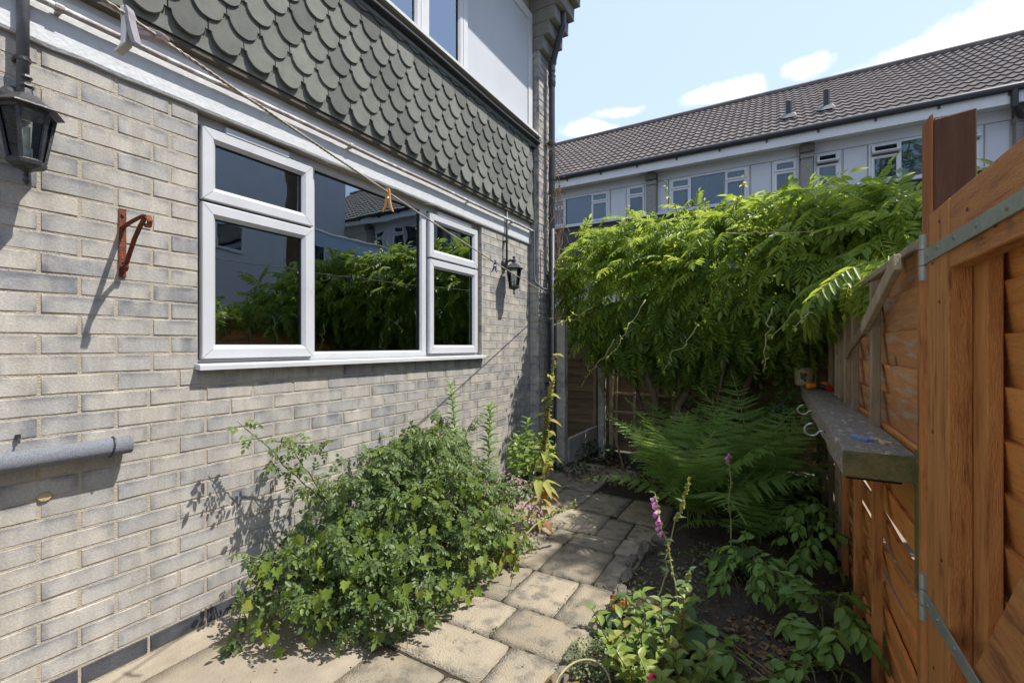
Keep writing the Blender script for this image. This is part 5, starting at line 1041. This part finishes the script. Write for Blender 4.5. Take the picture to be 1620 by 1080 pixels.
# ------------------------------------------------------------------ spent foxgloves by the path
fg = thing('spent_foxglove', 'tall yellowing foxglove with two seed spikes beside the path', 'foxglove', (.80, 3.02, 0))
for k, (b, tp) in enumerate((((.78, 3.04, 0), (.985, 2.92, 1.27)), ((.82, 3.00, 0), (.93, 2.97, 1.12)))):
    pts = add_stem(fg, b, tp, 'lf_yellow', 'cane_pale', 9, .17, .20, .006, .85, .04, .5, (.1, .95), 70 + k, .03)
    f = Fol(); T_, F_ = leaf_t(.42, .25); n = len(pts) - 1
    for i in range(230):
        s = .42 + .58 * RNG.random(); q = s * n; j = min(int(q), n - 1); p = pts[j].lerp(pts[j + 1], q - j); a = RNG.uniform(0, 6.28); f.one(T_, F_, (math.cos(a), math.sin(a), .35), (-math.cos(a), -math.sin(a), 1), tuple(p), .040 * (1.15 - .6 * s), np.clip((s - .35) * 1.0 * RNG.uniform(.5, 1.5) if k == 0 else RNG.uniform(.0, 1.), 0, 1))
    f.build('seed_pods', 'lf_pod', fg, stuff=True)
f = Fol(); T_, F_ = broad_t(.22, .1, .6)
for i in range(26):
    a = RNG.uniform(0, 6.28); Fol().one(T_, F_, (math.cos(a), math.sin(a), RNG.uniform(-.5, .4)), (-math.cos(a) * .5, -math.sin(a) * .5, 1), (.80 + i * .0035 + RNG.normal() * .02, 3.02 + RNG.normal() * .02, .04 + i * .022), RNG.uniform(.10, .16), RNG.uniform(.1, 1)).build('leaf', 'lf_yellow', fg)
bg_ = thing('bent_foxglove', 'pale green budding foxglove spike bent low across the path', 'foxglove', (.86, 2.42, 0)); bp_ = [Vector(q) for q in ((.86, 2.36, .02), (.93, 2.46, .10), (1.00, 2.58, .20), (1.07, 2.72, .25), (1.13, 2.80, .26), (1.16, 2.84, .28), (1.165, 2.85, .31))]
MB().tube(bp_, [.006, .006, .005, .004, .0035, .003, .002], 6).build('stem', 'cane_pale', bg_, smooth=True); f = Fol(); T_, F_ = leaf_t(.45, .3)
for i in range(130):
    s = RNG.random(); q = 2.3 + s * 3.7; j = min(int(q), 5); p = bp_[j].lerp(bp_[j + 1], q - j); d = RNG.normal(size=3); f.one(T_, F_, d, RNG.normal(size=3), tuple(p), .022 * (1.1 - .6 * s), RNG.random())
f.build('buds', 'lf_bud', bg_, stuff=True); T_, F_ = leaf_t(.2, .1, .6)
for i in range(12):
    a = RNG.uniform(0, 6.28); Fol().one(T_, F_, (math.cos(a), math.sin(a), RNG.uniform(-.3, .6)), (0, 0, 1), (.90 + RNG.normal() * .03, 2.42 + RNG.normal() * .03, .1), RNG.uniform(.09, .15), RNG.uniform(.1, .9)).build('leaf', 'lf_yellow', bg_)
# ------------------------------------------------------------------ ferns
def frond(e0, e1, ln, seed, npin=23):
    r = np.random.default_rng(seed); f = Fol(); p = np.array([0., 0, 0]); K = 40; ang = np.linspace(e0, e1, K) ; path = [p.copy()]
    for a in ang: p = p + np.array([0, math.cos(a), math.sin(a)]) * ln / K; path.append(p.copy())
    lob = []
    nl = 9
    for j in range(nl):
        y = (j + .6) / nl; w_ = .085 * (1 - y) ** .6 + .015
        for sd in (-1, 1): lob.append([(0, y - .045, 0), (sd * w_, y + .03, -.01), (sd * w_ * .8, y + .10, -.01), (0, y + .055, 0)])
    lob.append([(-.02, .95, 0), (.02, .95, 0), (.004, 1.06, -.02), (-.004, 1.06, -.02)])
    T_ = np.array([q for l in lob for q in l]); F_ = [(4 * i, 4 * i + 1, 4 * i + 2, 4 * i + 3) for i in range(len(lob))]
    D = []; Nn = []; Lc = []; S = []; Rn = []
    for i in range(npin):
        s = .14 + .85 * (i + .5) / npin; k = int(s * K); pt = path[k]; tn = unit(path[min(k + 1, K)] - path[k - 1]); nr = np.cross((1, 0, 0), tn); L_ = ln * .21 * (min(1, s / .38) ** .8) * (1 - max(0, (s - .38) / .62) ** 1.5 * .93)
        for sd in (-1, 1):
            D.append(np.array([sd, 0, 0]) + tn * (.28 + .25 * s) - nr * r.uniform(.02, .3)); Nn.append(nr + np.array([0, 0, .05]) + r.normal(size=3) * .12); Lc.append(pt); S.append(L_ * r.uniform(.9, 1.08)); Rn.append(r.uniform(.3, .75))
    f.put(T_, F_, frames(np.array(D), np.array(Nn)), Lc, S, Rn)
    for a, b in zip(path[:-1:4], path[4::4]):
        w_ = .003; f.put(np.array([a + (-w_, 0, 0), a + (w_, 0, 0), b + (w_ * .8, 0, 0), b + (-w_ * .8, 0, 0)]), [(0, 1, 2, 3)], [np.eye(3)], [(0, 0, 0)], [1.], [.9])
    me = f.mesh('frond'); me.materials.append(M['lf_fern']); return me
FM = [frond(R(80), R(15), 1., 1), frond(R(72), R(-15), 1., 2), frond(R(60), R(-25), 1., 3), frond(R(48), R(-35), 1., 4), frond(R(84), R(35), 1., 5)]
for base, lab, nfr, lmin, lmax in (((1.80, 3.55, .02), 'large green fern at the centre of the planting bed', 26, .85, 1.22), ((2.16, 3.92, .02), 'upright fern behind the large one, closer to the shelf', 14, .95, 1.30), ((1.62, 4.15, .02), 'fern behind the large one on the trellis side', 11, .9, 1.2), ((2.20, 3.42, .02), 'low fern between the large fern and the board fence', 10, .45, .62)):
    t = thing('fern', lab, 'fern', base, 'ferns in the planting bed')
    for i in range(nfr):
        az = 2.399 * i + RNG.normal() * .2; v = RNG.choice([0, 1, 2, 3, 4], p=[.34, .24, .12, .06, .24]); L_ = RNG.uniform(lmin, lmax)
        inst('frond', FM[v], t, (base[0] + .04 * math.cos(az), base[1] + .04 * math.sin(az), base[2]), rot=(RNG.normal() * .08, RNG.normal() * .10, az), scale=(L_, L_, L_))
# ------------------------------------------------------------------ foxgloves in the bed
def bells(t, pts, s0, s1, n, size, m, ang=None):
    k = len(pts) - 1
    for i in range(n):
        s = s0 + (s1 - s0) * i / max(1, n - 1); q = s * k; j = min(int(q), k - 1); p = np.array(pts[j].lerp(pts[j + 1], q - j)); a = (i * 2.2 if ang is None else ang + RNG.normal() * .6); d = unit((math.cos(a), math.sin(a), -.75)); fx = frames(np.array([d]), np.array([[0, 0, 1.]]))[0]
        V = []; nn = 8; pr = [(0, .12), (.25, .22), (.6, .30), (.9, .34), (1.05, .44)]
        for y, r_ in pr:
            for c in range(nn): b = 2 * math.pi * c / nn; V.append(p + fx @ (np.array([r_ * math.cos(b), y, r_ * math.sin(b)]) * size))
        F = [(a_ * nn + c, a_ * nn + (c + 1) % nn, (a_ + 1) * nn + (c + 1) % nn, (a_ + 1) * nn + c) for a_ in range(len(pr) - 1) for c in range(nn)]
        me = np_mesh('bell', np.array(V) - np.array(org_of(t)), F, np.full(len(V), RNG.random())); me.materials.append(M[m]); me.shade_smooth(); reg(bpy.data.objects.new('bell', me), t, org_of(t))
def fox(label, base, top, bellrange, nb, mleaf='lf_foxglove', leaf=8, ll=.16, dry=False, seed=0, amp=.04, pods=None, bang=None):
    t = thing('foxglove', label, 'foxglove', base, 'foxgloves in the planting bed'); pts = add_stem(t, base, top, mleaf, 'cane_pale', 6, .09, .26, .0042, .2, .2, .6, (.3, .8), seed, amp)
    T_, F_ = broad_t(.26, .10, .4)
    for i in range(leaf):
        a = i * 2.4 + seed; Fol().one(T_, F_, (math.cos(a), math.sin(a), RNG.uniform(.1, .8)), (-math.cos(a) * .5, -math.sin(a) * .5, 1), (base[0], base[1], base[2] + RNG.uniform(.01, .06)), ll * RNG.uniform(.75, 1.15), RNG.uniform(.2, .8)).build('leaf', mleaf, t)
    if nb: bells(t, pts, bellrange[0], bellrange[1], nb, .026, 'petal_purple', bang)
    f = Fol(); T_, F_ = leaf_t(.5, .3); n = len(pts) - 1
    for i in range(60):
        s = pods[0] + (pods[1] - pods[0]) * RNG.random(); q = s * n; j = min(int(q), n - 1); p = pts[j].lerp(pts[j + 1], q - j); f.one(T_, F_, RNG.normal(size=3), RNG.normal(size=3), tuple(p), .016, RNG.random())
    f.build('buds', 'lf_pod' if dry else 'lf_bud', t, stuff=True); return t
fox('leaning foxglove with a cluster of purple bells over the path edge', (1.98, 2.15, .02), (1.83, 2.20, .64), (.74, .97), 9, seed=11, pods=(.45, 1.), leaf=9, ll=.2, bang=3.6)
fox('leaning dried foxglove spike with tan seed pods above the soil', (1.80, 2.18, .02), (1.98, 2.22, .73), (.5, .9), 0, 'lf_foxglove', 4, .14, True, 12, pods=(.68, 1.), amp=.06)
fox('foxglove in front of the fern with two purple bells at its tip', (2.11, 2.95, .02), (2.08, 2.98, .70), (.95, 1.0), 3, seed=13, pods=(.45, 1.), leaf=10, ll=.19, bang=4.)
fox('small silvery foxglove drooping beside the magenta flowered plant', (1.92, 2.02, .02), (2.0, 2.1, .36), (.9, 1.), 0, 'lf_foxglove', 7, .16, False, 14, pods=(.5, 1.))
# ------------------------------------------------------------------ leafy clumps in the bed
def clump(name, label, cat, c, rx, ry, h, n, m, npair, length, lw, ll, group=None, rnd=.5, nb=140, seed=0):
    t = thing(name, label, cat, c, group); rr = np.random.default_rng(seed); V_ = [arr(compound(npair, length, lw, ll, .25, True, .1, 900 + seed * 5 + i, .4, broad=True)) for i in range(4)]
    D = []; NN = []; P = []; 
    for i in range(n):
        a = rr.uniform(0, 6.28); q = math.sqrt(rr.random()); k = 1 - .55 * q * q; z = h * k * rr.uniform(.55, 1.05); P.append((c[0] + rx * q * math.cos(a), c[1] + ry * q * math.sin(a), c[2] + max(.02, z)))
        D.append((math.cos(a) * (.4 + q), math.sin(a) * (.4 + q), .25 - .5 * q + rr.normal() * .2)); NN.append((rr.normal() * .25, rr.normal() * .25 - .1, 1))
    leaf_objects('leaf', V_, D, NN, P, rr.uniform(.75, 1.2, n), np.clip(rnd + rr.normal(size=n) * .2, 0, 1), m, t, nb)
    for i in range(min(10, n // 5)):
        p = P[i * 3]; MB().tube(wander((c[0] + (p[0] - c[0]) * .2, c[1] + (p[1] - c[1]) * .2, c[2] - .01), p, 5, .02, 1000 + i + seed * 17), [.004, .0037, .0034, .003, .0026, .002], 5).build('stem', 'red_stem' if m == 'lf_fuchsia' else 'cane', t, smooth=True)
    return t
G = 'leafy perennials along the fence'
clump('perennial', 'rounded leafy perennial in the middle of the bed below the fern', 'plant', (2.20, 2.72, 0), .14, .16, .30, 44, 'lf_peony', 2, .07, .27, .058, G, .55, 44, 1)
clump('perennial', 'leafy perennial at the fence foot beside the low fern', 'plant', (2.50, 3.35, 0), .13, .28, .42, 46, 'lf_peony', 3, .08, .26, .062, G, .5, 46, 2)
clump('perennial', 'leafy perennial against the lower fence boards below the shelf', 'plant', (2.52, 2.48, 0), .13, .22, .26, 44, 'lf_peony', 2, .08, .26, .064, G, .6, 44, 3)
clump('perennial', 'low leafy perennial at the fence foot nearest the camera', 'plant', (2.50, 2.08, -.03), .15, .20, .13, 40, 'lf_peony', 2, .08, .26, .064, G, .7, 40, 4)
clump('perennial', 'small sparse perennial between the bark chips and the magenta flowered plant', 'plant', (2.18, 2.08, 0), .12, .12, .12, 12, 'lf_peony', 1, .06, .26, .085, G, .6, 12, 5)
fu = thing('fuchsia', 'light green bushy plant with a magenta flower at the bottom edge', 'shrub', (1.93, 1.80, 0))
for i in range(15):
    a_ = i * 2.4; q = .05 + .15 * math.sqrt(i / 15.); bx_, by_ = 1.93 + q * math.cos(a_), 1.78 + q * .9 * math.sin(a_); hh = RNG.uniform(.20, .40)
    add_stem(fu, (bx_ * .5 + 1.93 * .5, by_ * .5 + 1.78 * .5, 0), (bx_ + .25 * (bx_ - 1.93) + RNG.normal() * .03, by_ + .25 * (by_ - 1.78) + RNG.normal() * .03, hh), 'lf_fuchsia', 'red_stem', 15, .085, .27, .0035, .15, .25, .35, (.15, 1.), 500 + i, .03)
bells(fu, [Vector((1.96, 1.62, .20)), Vector((1.97, 1.62, .17)), Vector((1.99, 1.60, .15))], 0, 1, 4, .03, 'petal_magenta', 4.6)
clump('fuchsia_seedling', 'pale leafy seedling between the silvery foxglove and the path edging', 'plant', (1.72, 2.12, 0), .09, .09, .16, 26, 'lf_foxglove', 1, .03, .32, .05, None, .6, 26, 7)
def mat_plant(label, blobs_, n, sz, m, name='ground_cover'):
    t = thing(name, label, 'ground cover', blobs_[0][:3]); P, Nr = blob_points(blobs_, n, .6, 1.1, .0); T_, F_ = leaf_t(.42, .1)
    Fol().put(T_, F_, frames(Nr * np.array([1, 1, .3]) + RNG.normal(size=Nr.shape) * .6, Nr + np.array([0, 0, .9])), P, RNG.uniform(sz * .6, sz, len(P)), RNG.random(len(P))).build('foliage', m, t, stuff=True)
mat_plant('pale green cushion of tiny leaves spilling over the path edging', [(1.66, 1.80, .04, .10, .10, .05), (1.71, 1.96, .03, .08, .07, .04)], 900, .016, 'lf_ground')
mat_plant('dark creeping leaves at the foot of the downpipe and concrete post', [(.45, 4.55, .02, .20, .18, .05), (.35, 5.2, .03, .35, .3, .14)], 420, .05, 'lf_dark')
mat_plant('scattered seedlings on the soil near the leaning foxgloves', [(1.82, 2.55, .01, .22, .28, .03), (2.0, 3.05, .01, .25, .2, .04)], 420, .028, 'lf_ground')
mat_plant('dark undergrowth filling the shade beneath the wisteria', [(1.95, 5.05, .45, .6, .35, .6), (2.45, 4.8, .4, .22, .6, .6), (1.3, 5.3, .3, .4, .15, .4)], 1300, .075, 'lf_peony', 'undergrowth')
# ------------------------------------------------------------------ edging stones, litter, hose
for i, (x, y, sx, sy, sz, mt) in enumerate(((1.585, 1.62, .035, .10, .05, 'edging_stone'), (1.575, 1.80, .03, .07, .045, 'edging_stone'), (1.60, 1.44, .04, .07, .05, 'edging_stone'), (1.66, 1.60, .07, .08, .03, 'moss_orange'), (1.635, 2.28, .055, .045, .05, 'moss_orange'), (1.60, 2.42, .03, .06, .04, 'edging_stone'), (1.58, 2.60, .03, .09, .035, 'edging_stone'), (1.56, 2.80, .03, .08, .035, 'edging_stone'), (1.59, 3.0, .04, .07, .05, 'edging_stone'), (1.66, 3.17, .07, .04, .05, 'edging_stone'), (1.60, 2.08, .03, .07, .035, 'edging_stone'))):
    bm = bmesh.new(); bmesh.ops.create_icosphere(bm, subdivisions=3, radius=1)
    for v in bm.verts: v.co = Vector((v.co.x * sx, v.co.y * sy, v.co.z * sz)) * (1 + .35 * mnoise.noise(v.co * 1.7 + Vector((i * 5, 0, 0))) + .12 * mnoise.noise(v.co * 5 + Vector((i, 3, 0))))
    me = bpy.data.meshes.new('edging_stone'); bm.to_mesh(me); bm.free(); me.materials.append(M[mt]); o = bpy.data.objects.new('edging_stone', me); o.location = (x, y, sz * .35); reg(o, None, Vector((x, y, 0)))
    nm = ('flat rough stone edging the bed nearest the bottom edge of the picture', 'small stone between the tiny leaved cushion and the path', 'grey stone edging the bed at the very bottom of the picture', 'orange mossy stone at the bottom of the planting bed', 'orange brown stone beside the leaning foxgloves', 'low dark stone right behind the orange brown stone', 'long dark edging stone half way along the bed', 'dark edging stone beside the shaded paving', 'dark lumpy stone at the corner of the bed near the fern', 'dark stone turning the corner of the bed towards the fern', 'low grey stone in front of the pale seedling')[i]
    tag(o, nm, 'stone', 'stones edging the planting bed')
def litter(name, label, n, area, size, m, cat='litter'):
    x0, x1, y0, y1 = area; f = Fol(); T_, F_ = leaf_t(.45, .2)
    for i in range(n):
        x = RNG.uniform(x0, x1); y = RNG.uniform(y0, y1); z = max(soil_z(x, y) if x > 1.6 else .004, -.03) + .006; a = RNG.uniform(0, 6.28); f.one(T_, F_, (math.cos(a), math.sin(a), RNG.normal() * .25), (RNG.normal() * .4, RNG.normal() * .4, 1), (x, y, z), RNG.uniform(size * .4, size), RNG.random())
    o = f.build(name, m, None, stuff=True); tag(o, label, cat, kind='stuff')
litter('bark_chips', 'pale brown bark chips on the soil between the perennials', 260, (2.12, 2.42, 1.95, 2.5), .035, 'lf_dry')
litter('dead_leaves', 'brown fallen leaves at the shaded end of the path', 500, (.5, 1.6, 4.2, 5.4), .05, 'lf_dry')
litter('soil_crumbs', 'small twigs and crumbs scattered over the dark soil', 900, (1.62, 2.66, .9, 4.2), .018, 'lf_dry')
litter('path_debris', 'tiny dry leaf scraps lying along the paving', 160, (.3, 1.55, 1.0, 4.4), .014, 'lf_dry')
for i, (a, b, lb) in enumerate((((2.02, 2.35, .03), (2.42, 1.98, .03), 'long pale dry stalk lying on the soil'), ((2.05, 2.22, .03), (2.35, 2.02, .03), 'shorter pale dry stalk lying on the soil'))):
    tag(MB().tube(wander(a, b, 8, .02, 700 + i), .0028, 5).build('dry_stalk', 'dry_stem', None, loc=a), lb, 'stalk')
tag(MB().tube([(1.70 + .10 * math.cos(a), 1.60 + .13 * math.sin(a), .06 + .03 * math.sin(a)) for a in np.linspace(.4, 3.3, 16)], .0045, 6).build('thin_hose', 'cane_pale', None, smooth=True, loc=(1.7, 1.6, 0)), 'thin pale looped hose beside the orange mossy stone', 'hose')
tag(MB().tube(wander((.52, 1.50, .01), (.95, 1.78, .012), 10, .02, 77), .0045, 6).build('fallen_cane', 'cane_pale', None, smooth=True, loc=(.7, 1.6, 0)), 'pale dry cane lying on the paving before the rose bush', 'cane')

# moss and weeds in the joints, clods on the soil
f = Fol(); T_, F_ = leaf_t(.5, .2)
for x0, x1, y0, y1, k in SL:
    for i in range(26):
        q = RNG.random(); e = RNG.integers(4); x, y = ((x0, y0 + (y1 - y0) * q), (x1, y0 + (y1 - y0) * q), (x0 + (x1 - x0) * q, y0), (x0 + (x1 - x0) * q, y1))[e]
        if mnoise.noise(Vector((x * 4, y * 4, 9))) < .05: continue
        f.one(T_, F_, RNG.normal(size=3) + np.array([0, 0, .5]), (RNG.normal() * .5, RNG.normal() * .5, 1), (x + RNG.normal() * .003, y + RNG.normal() * .003, .001), RNG.uniform(.006, .014), RNG.random())
tag(f.build('joint_moss', 'lf_dark', None, stuff=True), 'specks of dark moss growing in the paving joints', 'moss', kind='stuff')
m = MB()
for i in range(520):
    x = RNG.uniform(1.62, 2.66); y = RNG.uniform(.9, 3.6); s = RNG.uniform(.004, .016); z = soil_z(x, y) + s * .2; vs = [Vector((x, y, z)) + Vector(d) * s * RNG.uniform(.6, 1.2) for d in ((1, 0, 0), (-1, 0, 0), (0, 1, 0), (0, -1, 0), (0, 0, .8), (0, 0, -.8))]
    m.add(vs, [(0, 2, 4), (2, 1, 4), (1, 3, 4), (3, 0, 4), (2, 0, 5), (1, 2, 5), (3, 1, 5), (0, 3, 5)])
o = m.build('soil_clods', 'soil', None, smooth=False, recalc=False); tag(o, 'dark clods of earth on the planting bed', 'soil', kind='stuff')
# neighbour's tree beyond the fence: shades the path, shows in the window reflection
tree = thing('garden_tree', "tall tree beyond the board fence, casting dappled shade on the path", 'tree', (5.2, 5.3, -.05))
MB().tube(wander((5.2, 5.3, -.08), (4.75, 4.85, 6.0), 14, .12, 901), [.14 * (1.1 - .75 * i / 14) for i in range(15)], 10).build('trunk', 'bark', tree, smooth=True)
tb = [(4.95, 4.70, 6.0, .70, .50, .8), (5.25, 4.75, 6.6, .6, .45, .7), (5.4, 4.9, 7.2, .5, .45, .7), (4.8, 4.45, 5.5, .4, .35, .45)]
for i in range(12):
    b = tb[i % 4]; e = np.array(b[:3]) + unit(RNG.normal(size=3)) * np.array(b[3:6]) * .8; MB().tube(wander((4.92 - .012 * i, 5.0 - .01 * i, 3.9 + .15 * i), e, 8, .12, 920 + i), [.04 * (1.1 - .85 * k / 8) for k in range(9)], 6).build('branch', 'bark', tree, smooth=True)
P, Nr = blob_points(tb, 430, .3, 1.08, 3., None)
place_compounds(WV, Nr * np.array([1, 1, .2]) + RNG.normal(size=Nr.shape) * .5, Nr * .3 + np.array([0, 0, 1.]) + RNG.normal(size=Nr.shape) * .3, P, RNG.uniform(.8, 1.2, len(P)), RNG.uniform(.2, .8, len(P))).build('crown', 'lf_wisteria', tree, stuff=True)
